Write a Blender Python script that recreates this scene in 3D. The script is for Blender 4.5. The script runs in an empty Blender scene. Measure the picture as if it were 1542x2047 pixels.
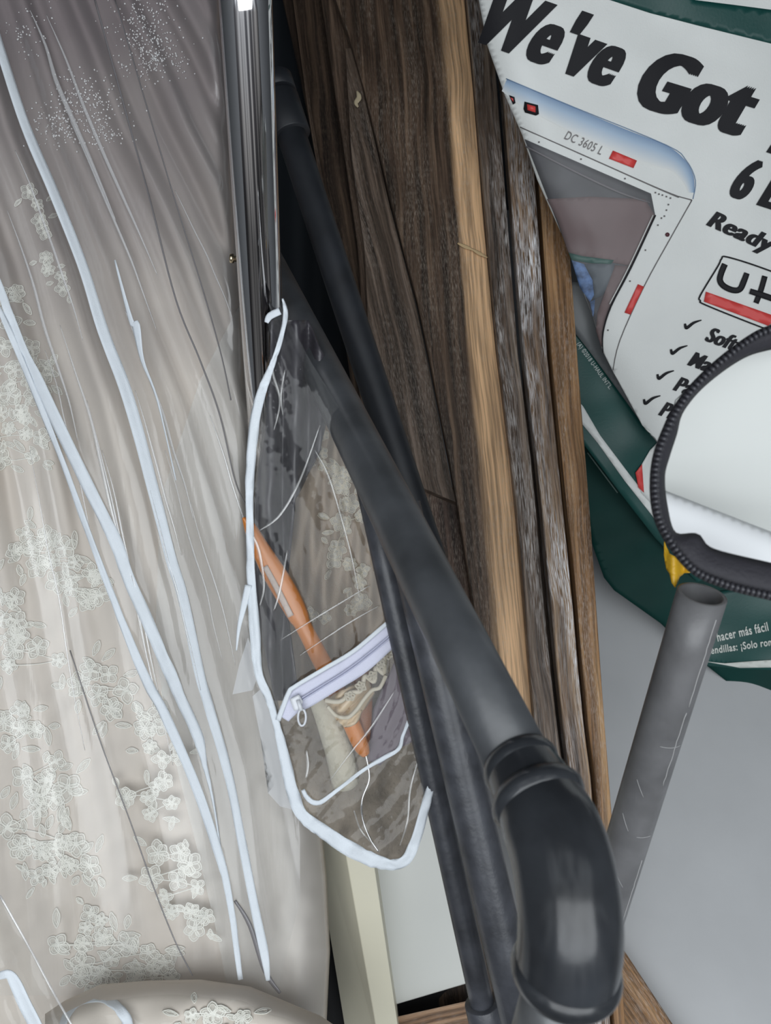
import bpy, bmesh, math, random
from mathutils import Vector, Matrix, noise
random.seed(7)
S = bpy.context.scene
COL = S.collection
# ------------------------------------------------------------------ camera
F = 1546.0; CAMZ = 1.30; PITCH = math.radians(55)
cam_d = bpy.data.cameras.new('camera'); cam = bpy.data.objects.new('camera', cam_d); COL.objects.link(cam)
cam.location = (0, 0, CAMZ); cam.rotation_euler = (math.radians(90) - PITCH, 0, 0)
cam_d.sensor_fit = 'HORIZONTAL'; cam_d.sensor_width = 36; cam_d.lens = 36 * F / 1542
cam_d.clip_start = .02
cam_d.dof.use_dof = True; cam_d.dof.focus_distance = 0.86; cam_d.dof.aperture_fstop = 14
S.camera = cam
# ------------------------------------------------------------------ light
S.view_settings.view_transform = 'Standard'; S.view_settings.look = 'None'
S.view_settings.gamma = 1; S.view_settings.use_curve_mapping = False
S.view_settings.exposure = 0.14
S.cycles.transparent_max_bounces = 24
W = bpy.data.worlds.new('sky'); S.world = W; W.use_nodes = True
nt = W.node_tree; nt.nodes.clear()
wo = nt.nodes.new('ShaderNodeOutputWorld'); bg = nt.nodes.new('ShaderNodeBackground')
tc = nt.nodes.new('ShaderNodeTexCoord'); sp = nt.nodes.new('ShaderNodeSeparateXYZ')
rp = nt.nodes.new('ShaderNodeValToRGB')
nt.links.new(tc.outputs['Generated'], sp.inputs[0]); nt.links.new(sp.outputs[2], rp.inputs[0])
e = rp.color_ramp.elements
e[0].position = 0.0; e[0].color = (.10, .10, .10, 1)
e[1].position = 1.0; e[1].color = (.92, .97, 1.0, 1)
x = e.new(.12); x.color = (.30, .30, .30, 1)
x = e.new(.45); x.color = (.78, .84, .90, 1)
mpw = nt.nodes.new('ShaderNodeMapping'); mpw.inputs['Scale'].default_value = (3.2, 3.2, .5)
nzw = nt.nodes.new('ShaderNodeTexNoise'); nzw.inputs['Scale'].default_value = 1.6; nzw.inputs['Detail'].default_value = 2
rw = nt.nodes.new('ShaderNodeValToRGB'); rw.color_ramp.elements[0].position = .42; rw.color_ramp.elements[0].color = (.25, .25, .27, 1); rw.color_ramp.elements[1].position = .56; rw.color_ramp.elements[1].color = (1.5, 1.5, 1.5, 1)
mw = nt.nodes.new('ShaderNodeMix'); mw.data_type = 'RGBA'; mw.blend_type = 'MULTIPLY'; mw.inputs[0].default_value = 1
nt.links.new(tc.outputs['Generated'], mpw.inputs[0]); nt.links.new(mpw.outputs[0], nzw.inputs['Vector']); nt.links.new(nzw.outputs['Fac'], rw.inputs[0])
nt.links.new(rp.outputs[0], mw.inputs[6]); nt.links.new(rw.outputs[0], mw.inputs[7]); nt.links.new(mw.outputs[2], bg.inputs[0]); bg.inputs[1].default_value = 0.62
nt.links.new(bg.outputs[0], wo.inputs[0])
def area(name, loc, target, size, power, col):
    l = bpy.data.lights.new(name, 'AREA'); l.shape = 'RECTANGLE'; l.size = size[0]; l.size_y = size[1]
    l.energy = power; l.color = col
    o = bpy.data.objects.new(name, l); COL.objects.link(o); o.location = loc
    o.rotation_euler = (Vector(target) - Vector(loc)).to_track_quat('-Z', 'Y').to_euler()
area('daylight_fill', (0.15, -0.95, 2.0), (0.15, 0.25, 0.4), (2.4, 1.3), 30, (.93, .97, 1.0))  # unseen area lamp added for soft daylight from behind and above the camera

# ------------------------------------------------------------------ helpers
CY, SY = math.cos(PITCH), math.sin(PITCH)
DV = Vector((0, CY, -SY)); UV_ = Vector((0, SY, CY)); RV = Vector((1, 0, 0)); CP = Vector((0, 0, CAMZ))
def ray(px, py): return DV + UV_ * ((1023.5 - py) / F) + RV * ((px - 771) / F)
def P(px, py, D): return CP + ray(px, py) * D
def floorD(py): return CAMZ / (SY - CY * (1023.5 - py) / F)
def interp(pts, t):
    if t <= pts[0][0]:
        a, b = pts[0], pts[1]
    elif t >= pts[-1][0]:
        a, b = pts[-2], pts[-1]
    else:
        for a, b in zip(pts, pts[1:]):
            if a[0] <= t <= b[0]: break
    k = (t - a[0]) / (b[0] - a[0]); return a[1] + (b[1] - a[1]) * k
def smooth(pts, n):
    """Catmull-Rom through tuples"""
    out = []; m = len(pts)
    for i in range(m - 1):
        p0 = pts[max(i-1, 0)]; p1 = pts[i]; p2 = pts[i+1]; p3 = pts[min(i+2, m-1)]
        for k in range(n):
            t = k / n
            out.append(tuple(.5*((2*b) + (-a+c)*t + (2*a-5*b+4*c-d)*t*t + (-a+3*b-3*c+d)*t**3) for a, b, c, d in zip(p0, p1, p2, p3)))
    out.append(tuple(pts[-1])); return out
def link(name, bm, m, parent=None, flat=False, bevel=0, solid=0):
    bmesh.ops.recalc_face_normals(bm, faces=bm.faces) if not solid else None
    me = bpy.data.meshes.new(name)
    c = Vector((0, 0, 0))
    if bm.verts:
        lo = Vector((min(v.co[i] for v in bm.verts) for i in range(3))); hi = Vector((max(v.co[i] for v in bm.verts) for i in range(3)))
        c = Vector(((lo.x+hi.x)/2, (lo.y+hi.y)/2, lo.z))
        for v in bm.verts: v.co -= c
    for f in bm.faces: f.smooth = not flat
    bm.to_mesh(me); bm.free()
    o = bpy.data.objects.new(name, me); COL.objects.link(o); me.materials.append(m)
    if parent is not None:
        o.parent = parent; c = c - parent['_abs'] if False else c - Vector(ABS[parent.name])
        ABS[o.name] = tuple(c + Vector(ABS[parent.name]))
    else: ABS[o.name] = tuple(c)
    o.location = c
    if solid:
        s = o.modifiers.new('thickness', 'SOLIDIFY'); s.thickness = solid; s.offset = 0
    if bevel:
        b = o.modifiers.new('bevel', 'BEVEL'); b.width = bevel; b.segments = 2; b.limit_method = 'ANGLE'
    return o
ABS = {}
def thing(name, loc, label, cat, group=None):
    o = bpy.data.objects.new(name, None); COL.objects.link(o); o.location = loc; ABS[o.name] = tuple(loc)
    o.empty_display_size = .05
    return tag(o, label, cat, group)
def tag(o, label, cat, group=None):
    o['label'] = label; o['category'] = cat
    if group: o['group'] = group
    return o
def sweep(bm, pts, rad, seg=28, cap=True, flatten=None):
    """round tube along 3-D points"""
    rings = []; n = len(pts); up = None
    for i, p in enumerate(pts):
        t = (pts[min(i+1, n-1)] - pts[max(i-1, 0)]).normalized()
        if up is None:
            up = t.orthogonal().normalized()
        up = (up - t * up.dot(t)).normalized(); sd = t.cross(up)
        r = rad[i] if isinstance(rad, (list, tuple)) else rad
        rings.append([bm.verts.new(p + (up*math.cos(2*math.pi*k/seg) + sd*math.sin(2*math.pi*k/seg))*r) for k in range(seg)])
    for a, b in zip(rings, rings[1:]):
        for k in range(seg): bm.faces.new((a[k], a[(k+1) % seg], b[(k+1) % seg], b[k]))
    if cap:
        bm.faces.new(rings[0][::-1]); bm.faces.new(rings[-1])
    return rings
def lerp_path(a, b, n, da, db):
    """straight line in 3-D between two pixel/depth points"""
    A = P(*a, da); B = P(*b, db)
    return [A.lerp(B, i/n) for i in range(n+1)]
def grid(name, L, R, y0, y1, nx, ny, fn, m, parent=None, solid=.0, attr=None):
    bm = bmesh.new(); uvl = bm.loops.layers.uv.new('UVMap'); rows = []; uvd = {}
    for j in range(ny+1):
        y = y0 + (y1-y0)*j/ny; l = L(y); r = R(y); row = []
        for i in range(nx+1):
            x = l + (r-l)*i/nx; v = bm.verts.new(fn(x, y)); row.append(v); uvd[v] = (x/1000, y/1000)
        rows.append(row)
    for j in range(ny):
        for i in range(nx):
            f = bm.faces.new((rows[j][i], rows[j+1][i], rows[j+1][i+1], rows[j][i+1]))
            for lp in f.loops: lp[uvl].uv = uvd[lp.vert]
    return link(name, bm, m, parent, solid=solid)
def patch_bm(polys, fn, maxlen=30):
    bm = bmesh.new(); uvl = bm.loops.layers.uv.new('UVMap')
    for poly in polys:
        vs = [bm.verts.new((p[0], p[1], 0)) for p in poly]; bm.faces.new(vs)
    refine(bm, maxlen)
    for f in bm.faces:
        for lp in f.loops: lp[uvl].uv = (lp.vert.co.x/1000, lp.vert.co.y/1000)
    for v in bm.verts: v.co = fn(v.co.x, v.co.y)
    return bm
def refine(bm, maxlen):
    bmesh.ops.triangulate(bm, faces=bm.faces[:])
    for _ in range(9):
        es = [e for e in bm.edges if e.calc_length() > maxlen]
        if not es: break
        bmesh.ops.subdivide_edges(bm, edges=es, cuts=1); bmesh.ops.triangulate(bm, faces=[f for f in bm.faces if len(f.verts) > 3])
def patch(name, poly, fn, m, parent=None, maxlen=30, solid=.0006):
    return link(name, patch_bm([poly], fn, maxlen), m, parent, solid=solid)
def ribbon_bm(pts, fn, n=6, seg=4, twist=None, ruffle=0, bm=None):
    """pts: (px, py, width px). A strip lying on surface fn"""
    c = smooth(pts, n); bm = bm or bmesh.new(); rows = []
    for i, p in enumerate(c):
        a = c[max(i-1, 0)]; b = c[min(i+1, len(c)-1)]
        dx, dy = b[0]-a[0], b[1]-a[1]; l = math.hypot(dx, dy) or 1; nx, ny = -dy/l, dx/l
        w = p[2]; row = []
        for k in range(seg+1):
            q = (k/seg - .5) * w
            off = ruffle * noise.noise(Vector((i*.21, k*.5, w)))
            row.append(bm.verts.new(fn(p[0]+nx*q, p[1]+ny*q) + DV*(-abs(math.cos(math.pi*(k/seg-.5)))*.0003 + off)))
        rows.append(row)
    for r0, r1 in zip(rows, rows[1:]):
        for k in range(seg): bm.faces.new((r0[k], r0[k+1], r1[k+1], r1[k]))
    return bm
def ribbon(name, pts, fn, m, parent=None, n=6, seg=4, solid=.0008, ruffle=0):
    return link(name, ribbon_bm(pts, fn, n, seg, ruffle=ruffle), m, parent, solid=solid)
def tube(name, pts3, rad, m, parent=None, seg=28):
    bm = bmesh.new(); sweep(bm, pts3, rad, seg); return link(name, bm, m, parent)

# ------------------------------------------------------------------ materials
def mat(name):
    m = bpy.data.materials.new(name); m.use_nodes = True; n = m.node_tree
    return m, n, n.nodes['Principled BSDF']
def L_(n, a, b): n.links.new(a, b)
def ramp(n, stops):
    r = n.nodes.new('ShaderNodeValToRGB'); el = r.color_ramp.elements
    el[0].position, el[0].color = stops[0][0], (*stops[0][1], 1); el[1].position, el[1].color = stops[-1][0], (*stops[-1][1], 1)
    for p, c in stops[1:-1]:
        q = el.new(p); q.color = (*c, 1)
    return r
def simple(name, col, rough=.5, metal=0, nscale=0, namt=.15, bump=0, spec=.5, bscale=None, coord='Object', sub=0):
    m, n, b = mat(name)
    b.inputs['Base Color'].default_value = (*col, 1); b.inputs['Roughness'].default_value = rough; b.inputs['Metallic'].default_value = metal
    b.inputs['Specular IOR Level'].default_value = spec
    if nscale or bump:
        t = n.nodes.new('ShaderNodeTexCoord'); z = n.nodes.new('ShaderNodeTexNoise'); z.inputs['Scale'].default_value = nscale or 40; z.inputs['Detail'].default_value = 6
        L_(n, t.outputs[coord], z.inputs['Vector'])
        if nscale:
            r = ramp(n, [(.3, tuple(c*(1-namt) for c in col)), (.7, tuple(min(1, c*(1+namt)) for c in col))])
            L_(n, z.outputs['Fac'], r.inputs[0]); L_(n, r.outputs[0], b.inputs['Base Color'])
        if bump:
            z2 = n.nodes.new('ShaderNodeTexNoise'); z2.inputs['Scale'].default_value = bscale or nscale or 40; z2.inputs['Detail'].default_value = 8
            L_(n, t.outputs[coord], z2.inputs['Vector'])
            bp = n.nodes.new('ShaderNodeBump'); bp.inputs['Strength'].default_value = bump; bp.inputs['Distance'].default_value = .002
            L_(n, z2.outputs['Fac'], bp.inputs['Height']); L_(n, bp.outputs[0], b.inputs['Normal'])
    return m
def vinyl(name, haze=.08, tint=(.93, .93, .92), hazecol=(.8, .82, .84), rough=.12, bump=.35, gl=1.0, bs=14, stretch=(30, 3, 1)):
    m = bpy.data.materials.new(name); m.use_nodes = True; n = m.node_tree; n.nodes.clear()
    o = n.nodes.new('ShaderNodeOutputMaterial'); tr = n.nodes.new('ShaderNodeBsdfTransparent'); tr.inputs[0].default_value = (*tint, 1)
    g = n.nodes.new('ShaderNodeBsdfAnisotropic') if False else n.nodes.new('ShaderNodeBsdfGlossy'); g.inputs['Roughness'].default_value = rough; g.inputs['Color'].default_value = (1, 1, 1, 1)
    d = n.nodes.new('ShaderNodeBsdfDiffuse'); d.inputs[0].default_value = (*hazecol, 1)
    m1 = n.nodes.new('ShaderNodeMixShader'); m1.inputs[0].default_value = haze
    m2 = n.nodes.new('ShaderNodeMixShader'); fr = n.nodes.new('ShaderNodeFresnel'); fr.inputs[0].default_value = 1.55
    ge = n.nodes.new('ShaderNodeNewGeometry'); io = n.nodes.new('ShaderNodeMath'); io.operation = 'MULTIPLY_ADD'; io.inputs[1].default_value = 1/1.55 - 1.55; io.inputs[2].default_value = 1.55
    L_(n, ge.outputs['Backfacing'], io.inputs[0]); L_(n, io.outputs[0], fr.inputs[0])
    mu = n.nodes.new('ShaderNodeMath'); mu.operation = 'MULTIPLY'; mu.inputs[1].default_value = gl; mu.use_clamp = True
    t = n.nodes.new('ShaderNodeTexCoord'); mp = n.nodes.new('ShaderNodeMapping'); mp.inputs['Scale'].default_value = stretch; mp.inputs['Rotation'].default_value = (0, 0, .38)
    z = n.nodes.new('ShaderNodeTexNoise'); z.inputs['Scale'].default_value = bs/14; z.inputs['Detail'].default_value = 3
    bp = n.nodes.new('ShaderNodeBump'); bp.inputs['Strength'].default_value = bump; bp.inputs['Distance'].default_value = .01
    L_(n, t.outputs['UV'], mp.inputs[0]); L_(n, mp.outputs[0], z.inputs['Vector']); L_(n, z.outputs['Fac'], bp.inputs['Height'])
    L_(n, bp.outputs[0], g.inputs['Normal']); L_(n, bp.outputs[0], fr.inputs['Normal'])
    L_(n, fr.outputs[0], mu.inputs[0]); L_(n, mu.outputs[0], m2.inputs[0])
    L_(n, tr.outputs[0], m1.inputs[1]); L_(n, d.outputs[0], m1.inputs[2]); L_(n, m1.outputs[0], m2.inputs[1]); L_(n, g.outputs[0], m2.inputs[2])
    L_(n, m2.outputs[0], o.inputs[0]); return m
def wood(name, dark, mid, light, tan=None, fleck=.5, fleckcol=(.62, .58, .54), rough=.55, seed=0, wav=(6, 260), fl=(90, 1500), tanlo=.5, tanhi=.6, flo=.53, gate=.40):
    """UV: u along the board, v across, both in metres"""
    m, n, b = mat(name); b.inputs['Roughness'].default_value = rough; b.inputs['Specular IOR Level'].default_value = .35
    t = n.nodes.new('ShaderNodeTexCoord')
    # gentle warp
    wz = n.nodes.new('ShaderNodeTexNoise'); wz.inputs['Scale'].default_value = 5; wz.inputs['Detail'].default_value = 2
    wa = n.nodes.new('ShaderNodeVectorMath'); wa.operation = 'SCALE'; wa.inputs['Scale'].default_value = .018
    ad = n.nodes.new('ShaderNodeVectorMath'); ad.operation = 'ADD'
    off = n.nodes.new('ShaderNodeVectorMath'); off.operation = 'ADD'; off.inputs[1].default_value = (seed*3.1, seed*1.7, seed)
    L_(n, t.outputs['UV'], off.inputs[0]); L_(n, off.outputs[0], wz.inputs['Vector']); L_(n, wz.outputs['Color'], wa.inputs[0])
    L_(n, off.outputs[0], ad.inputs[0]); L_(n, wa.outputs[0], ad.inputs[1])
    def nz(sx, sy, det=4, ro=.6):
        mp = n.nodes.new('ShaderNodeMapping'); mp.inputs['Scale'].default_value = (sx, sy, 1)
        z = n.nodes.new('ShaderNodeTexNoise'); z.inputs['Scale'].default_value = 1; z.inputs['Detail'].default_value = det; z.inputs['Roughness'].default_value = ro
        L_(n, ad.outputs[0], mp.inputs[0]); L_(n, mp.outputs[0], z.inputs['Vector']); return z
    z1 = nz(2.5, 75, 5); z2 = nz(wav[0], wav[1], 3); z3 = nz(fl[0], fl[1], 2, .5)
    r1 = ramp(n, [(.36, dark), (.5, mid), (.66, light)]); L_(n, z1.outputs['Fac'], r1.inputs[0])
    base = r1.outputs[0]
    if tan:
        sep = n.nodes.new('ShaderNodeSeparateXYZ'); L_(n, t.outputs['UV'], sep.inputs[0])
        zz = nz(2.0, 20, 3)
        aa = n.nodes.new('ShaderNodeMath'); aa.operation = 'MULTIPLY_ADD'; aa.inputs[1].default_value = .030
        L_(n, zz.outputs['Fac'], aa.inputs[0]); L_(n, sep.outputs[1], aa.inputs[2])
        rt = ramp(n, [(.3, (0, 0, 0)), (.62, (1, 1, 1))]); mm = n.nodes.new('ShaderNodeMath'); mm.operation = 'MULTIPLY_ADD'; mm.inputs[1].default_value = 30; mm.inputs[2].default_value = .5 + 30*.026
        L_(n, aa.outputs[0], mm.inputs[0]); L_(n, mm.outputs[0], rt.inputs[0])
        r2 = ramp(n, [(.3, tuple(c*.62 for c in tan)), (.5, tan), (.7, tuple(min(1, c*1.25) for c in tan))]); L_(n, z1.outputs['Fac'], r2.inputs[0])
        mx = n.nodes.new('ShaderNodeMix'); mx.data_type = 'RGBA'; L_(n, rt.outputs[0], mx.inputs[0]); L_(n, base, mx.inputs[6]); L_(n, r2.outputs[0], mx.inputs[7]); base = mx.outputs[2]
    r3 = ramp(n, [(.40, (.45, .45, .45)), (.58, (1.12, 1.12, 1.12))]); L_(n, z2.outputs['Fac'], r3.inputs[0])
    mul = n.nodes.new('ShaderNodeMix'); mul.data_type = 'RGBA'; mul.blend_type = 'MULTIPLY'; mul.inputs[0].default_value = .85
    L_(n, base, mul.inputs[6]); L_(n, r3.outputs[0], mul.inputs[7])
    rf = ramp(n, [(flo, (0, 0, 0)), (flo+.06, (1, 1, 1))]); L_(n, z3.outputs['Fac'], rf.inputs[0])
    zb = nz(5, 28, 3); rb = ramp(n, [(gate, (.12, .12, .12)), (gate+.2, (1, 1, 1))]); L_(n, zb.outputs['Fac'], rb.inputs[0])
    fm = n.nodes.new('ShaderNodeMath'); fm.operation = 'MULTIPLY'; fm2 = n.nodes.new('ShaderNodeMath'); fm2.operation = 'MULTIPLY'; fm2.inputs[1].default_value = fleck
    L_(n, rf.outputs[0], fm.inputs[0]); L_(n, rb.outputs[0], fm.inputs[1]); L_(n, fm.outputs[0], fm2.inputs[0])
    fx = n.nodes.new('ShaderNodeMix'); fx.data_type = 'RGBA'; fx.inputs[7].default_value = (*fleckcol, 1)
    L_(n, fm2.outputs[0], fx.inputs[0]); L_(n, mul.outputs[2], fx.inputs[6]); L_(n, fx.outputs[2], b.inputs['Base Color'])
    bp = n.nodes.new('ShaderNodeBump'); bp.inputs['Strength'].default_value = .5; bp.inputs['Distance'].default_value = .0012
    L_(n, z2.outputs['Fac'], bp.inputs['Height']); L_(n, bp.outputs[0], b.inputs['Normal'])
    return m

M = {}
M['floor'] = simple('grey_floor_sheet', (.52, .53, .54), .42, nscale=7, namt=.05, bump=.05, bscale=60)
M['wall'] = simple('dark_wall_paint', (.035, .042, .05), .8)
M['wallside'] = simple('side_wall_paint', (.20, .21, .22), .8)
M['gown'] = simple('nude_tulle', (.72, .66, .61), .85, nscale=5, namt=.07, bump=.06, bscale=900, spec=.2)
gm, gn_, gb = mat('nude_tulle_shaded_top'); gb.inputs['Roughness'].default_value = .85; gb.inputs['Specular IOR Level'].default_value = .2
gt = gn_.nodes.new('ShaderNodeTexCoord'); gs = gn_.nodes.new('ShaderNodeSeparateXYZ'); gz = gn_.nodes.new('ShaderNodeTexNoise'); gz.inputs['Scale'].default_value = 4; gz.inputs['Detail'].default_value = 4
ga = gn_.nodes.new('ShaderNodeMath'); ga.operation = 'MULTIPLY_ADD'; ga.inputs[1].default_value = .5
gr = ramp(gn_, [(.2, (.23, .19, .195)), (.55, (.40, .355, .335)), (.9, (.66, .60, .54))])  # shade of the upper gown painted in over its mauve-taupe lining
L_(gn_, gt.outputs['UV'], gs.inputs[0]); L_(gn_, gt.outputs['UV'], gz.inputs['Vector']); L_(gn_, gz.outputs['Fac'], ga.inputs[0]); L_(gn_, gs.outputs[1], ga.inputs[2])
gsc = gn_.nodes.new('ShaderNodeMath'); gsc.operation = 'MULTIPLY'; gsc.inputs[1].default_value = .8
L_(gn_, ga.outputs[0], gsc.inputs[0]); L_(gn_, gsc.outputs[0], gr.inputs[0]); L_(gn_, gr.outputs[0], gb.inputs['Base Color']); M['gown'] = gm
M['tulle'] = vinyl('white_tulle_layer', haze=.34, tint=(1, 1, 1), hazecol=(.82, .82, .80), rough=.6, gl=0.0)
M['lace'] = simple('ivory_lace_thread', (.88, .87, .81), .7, spec=.25, bump=.2, bscale=1500)
M['lacefill'] = vinyl('sheer_lace_net', haze=.38, tint=(1, 1, 1), hazecol=(.84, .83, .77), rough=.6, gl=0.0)
M['bead'] = simple('glass_bead', (.92, .92, .93), .15, metal=.25)
M['vinyl'] = vinyl('clear_vinyl', haze=.05, tint=(.97,.97,.965), rough=.12, bump=.05, gl=.85, stretch=(60, 3.5, 1))
M['film'] = vinyl('flat_window_film', haze=.03, tint=(.95,.95,.95), rough=.25, bump=0, gl=.3)
M['vinyl2'] = vinyl('clear_thin_vinyl', haze=.02, tint=(.95,.95,.94), rough=.06, bump=.08, gl=.42, stretch=(26, 12, 1))
M['frost'] = vinyl('frosted_vinyl_flap', haze=.45, hazecol=(.50, .52, .55), rough=.3, bump=.2, gl=.8)
M['bind'] = simple('white_binding_tape', (.72, .77, .82), .6, nscale=60, namt=.03, bump=.25, bscale=900)
M['ziptape'] = simple('white_zipper_tape', (.66, .67, .80), .6, bump=.3, bscale=1200)
M['zipteeth'] = simple('white_zipper_teeth', (.60, .62, .78), .35)
M['zipmetal'] = simple('white_painted_metal', (.70, .72, .76), .3)
M['chrome'] = simple('polished_chrome', (.78, .77, .78), .06, metal=1)
M['brass'] = simple('brass_rivet', (.75, .62, .42), .22, metal=1)
M['pipe'] = simple('black_painted_pipe', (.06, .064, .07), .36, nscale=22, namt=.3, bump=.06, bscale=200)
M['pipe2'] = simple('black_satin_pipe', (.055, .058, .068), .36, nscale=50, namt=.35, bump=.15, bscale=260)
M['elbow'] = simple('black_glossy_fitting', (.030, .033, .038), .2, nscale=18, namt=.5, bump=.12, bscale=35)
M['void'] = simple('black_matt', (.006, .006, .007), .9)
# ------------------------------------------------------------------ setting
def quad_obj(name, pts, m, thick):
    bm = bmesh.new(); vs = [bm.verts.new(p) for p in pts]; f = bm.faces.new(vs); f.normal_update(); nrm = f.normal.copy()
    r = bmesh.ops.extrude_face_region(bm, geom=[f]); [setattr(v, 'co', v.co - nrm*thick) for v in r['geom'] if isinstance(v, bmesh.types.BMVert)]
    o = link(name, bm, m, flat=True); return o
def struct(o): o['kind'] = 'structure'; return o
X0, X1, Y0, Y1, ZC = -1.25, 1.6, -0.35, 1.95, 2.2
struct(quad_obj('floor', [(X0, Y0, 0), (X1, Y0, 0), (X1, Y1, 0), (X0, Y1, 0)], M['floor'], .03))
struct(quad_obj('wall_back', [(X0, Y1, 0), (X1, Y1, 0), (X1, Y1, ZC), (X0, Y1, ZC)], M['wall'], .05))
struct(quad_obj('wall_left', [(X0, Y0, 0), (X0, Y1, 0), (X0, Y1, ZC), (X0, Y0, ZC)], M['wallside'], .05))
struct(quad_obj('wall_right', [(X1, Y1, 0), (X1, Y0, 0), (X1, Y0, ZC), (X1, Y1, ZC)], M['wallside'], .05))
struct(quad_obj('sky_block_ceiling', [(X0, .45, ZC), (X1, .45, ZC), (X1, Y1, ZC), (X0, Y1, ZC)][::-1], M['wallside'], .05))  # unseen ceiling piece added to block sky light over the far end

# ------------------------------------------------------------------ wooden boards
def woodD(y, k=1.0): return k / (.78 + .107 * y / 1000)
def board(name, Ls, Rs, y0, y1, k, thick, m, label, ymid_list=None, topcut=None, botcut=None, parent=None, bevel=.002, group=None, dome=.0):
    """Ls/Rs: (y, x) edge polylines on the leaning plane"""
    bm = bmesh.new(); uvl = bm.loops.layers.uv.new('UVMap')
    n = 26; NX = 8; fr = []; bk = []; vv = {}
    nrm = (P(800, 400, woodD(400)) - P(800, 1400, woodD(1400))).cross(RV).normalized()
    if nrm.dot(DV) < 0: nrm = -nrm           # points away from camera
    base = P(900, 0, woodD(0)); axis = (P(900, 2047, woodD(2047)) - base).normalized()
    for j in range(n+1):
        t = j/n; ra = []; rb = []
        for i in range(NX+1):
            s = i/NX
            ya = y0 if not topcut else topcut[0] + (topcut[1]-topcut[0])*s
            yb = y1 if not botcut else botcut[0] + (botcut[1]-botcut[0])*s
            y = ya + (yb-ya)*t
            xl, xr = interp(Ls, y), interp(Rs, y); x = xl + (xr-xl)*s
            p = P(x, y, woodD(y, k)); p = p + nrm * dome * (2*s-1)**2
            u = (p-base).dot(axis)
            w = (P(xr, y, woodD(y, k)) - P(xl, y, woodD(y, k))).length
            f = bm.verts.new(p); b = bm.verts.new(p + nrm*(thick - dome*(2*s-1)**2)); ra.append(f); rb.append(b)
            vv[f] = (u, (s-1)*w); vv[b] = (u, (s-1)*w + thick if s > .5 else (s-1)*w - thick)
        fr.append(ra); bk.append(rb)
    for j in range(n):
        for i in range(NX):
            bm.faces.new((fr[j][i], fr[j][i+1], fr[j+1][i+1], fr[j+1][i])); bm.faces.new((bk[j][i], bk[j+1][i], bk[j+1][i+1], bk[j][i+1]))
        bm.faces.new((fr[j][0], fr[j+1][0], bk[j+1][0], bk[j][0])); bm.faces.new((fr[j][NX], bk[j][NX], bk[j+1][NX], fr[j+1][NX]))
    for i in range(NX):
        bm.faces.new((fr[0][i], bk[0][i], bk[0][i+1], fr[0][i+1])); bm.faces.new((fr[n][i], fr[n][i+1], bk[n][i+1], bk[n][i]))
    for f in bm.faces:
        for lp in f.loops: lp[uvl].uv = vv[lp.vert]
    o = link(name, bm, m, parent, flat=True, bevel=bevel)
    if label: tag(o, label, 'board', group)
    return o
DK, MD, LT = (.030, .020, .014), (.085, .055, .038), (.17, .115, .08)
wm = wood('dark_weathered_wood', DK, MD, LT, fleck=.22, seed=1, fleckcol=(.40, .33, .27))
wmD = wood('two_tone_wood', (.028, .018, .012), (.085, .053, .035), (.19, .125, .082), tan=(.74, .47, .26), fleck=.35, seed=2, tanlo=.1, tanhi=.2, fleckcol=(.55, .48, .40))
wm_shadow = wood('shade_darkened_wood', (.018, .012, .009), (.05, .032, .022), (.10, .065, .042), fleck=.15, seed=5, fleckcol=(.3, .22, .16))  # wood darkened in colour for the boards lying in shadow
wmE = wood('limed_grey_wood', (.04, .028, .02), (.13, .09, .065), (.26, .20, .15), fleck=.75, seed=3, flo=.50, gate=.42, fl=(38,1100), fleckcol=(.60, .57, .55))
wmF = wood('limed_tan_wood', (.05, .032, .022), (.22, .14, .085), (.40, .27, .16), fleck=1.0, seed=4, flo=.48, gate=.44, fl=(38,1100), fleckcol=(.80, .79, .80))
wmG = wood('warm_brown_wood', (.13, .068, .030), (.32, .175, .080), (.52, .32, .16), fleck=.5, seed=6, fleckcol=(.60, .52, .46))
wmC = wood('grey_brown_wood', (.035, .025, .018), (.12, .085, .062), (.24, .18, .14), fleck=.4, seed=8, fleckcol=(.46, .40, .35))
wmX = wood('cross_grain_wood', (.03, .018, .014), (.075, .045, .034), (.16, .10, .07), fleck=.5, seed=9, fleckcol=(.50, .42, .34))
# dark panel at the back
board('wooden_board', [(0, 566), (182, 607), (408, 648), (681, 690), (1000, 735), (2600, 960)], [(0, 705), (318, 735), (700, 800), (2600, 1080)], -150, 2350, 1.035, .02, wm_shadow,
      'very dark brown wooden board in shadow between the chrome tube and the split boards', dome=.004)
board('edge_strip', [(0, 586), (254, 620), (545, 674), (800, 722), (1400, 815)], [(0, 592), (254, 627), (545, 683), (800, 732), (1400, 830)], -350, 1500, 1.022, .012, wm,
      'thin dark wooden lath running down the very dark board', bevel=.001)
board('wooden_board', [(-300, 600), (90, 655), (318, 690), (500, 716), (700, 728), (1000, 762)], [(-300, 662), (0, 706), (318, 735), (500, 765), (700, 790), (1000, 800)], -350, 1000, 1.012, .02, wm,
      'dark brown rough board with a ragged split edge, left of the wedge shaped grey board', topcut=(-350, -350), botcut=(925, 955))
board('wooden_board', [(90, 690), (318, 703), (500, 729), (700, 738), (900, 775), (1010, 800)], [(90, 705), (290, 752), (408, 779), (613, 833), (700, 851), (972, 904), (1010, 918)], 95, 990, 1.0, .022, wmC,
      'grey brown wedge shaped board that widens downward and ends at the cross grain block', botcut=(948, 1006))
board('cross_block', [(900, 770), (1400, 880)], [(900, 925), (1400, 970)], 900, 1400, 1.018, .03, wmX,
      'dark wooden block with wavy cross grain under the cut end of the wedge shaped board', topcut=(940, 1005))
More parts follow.
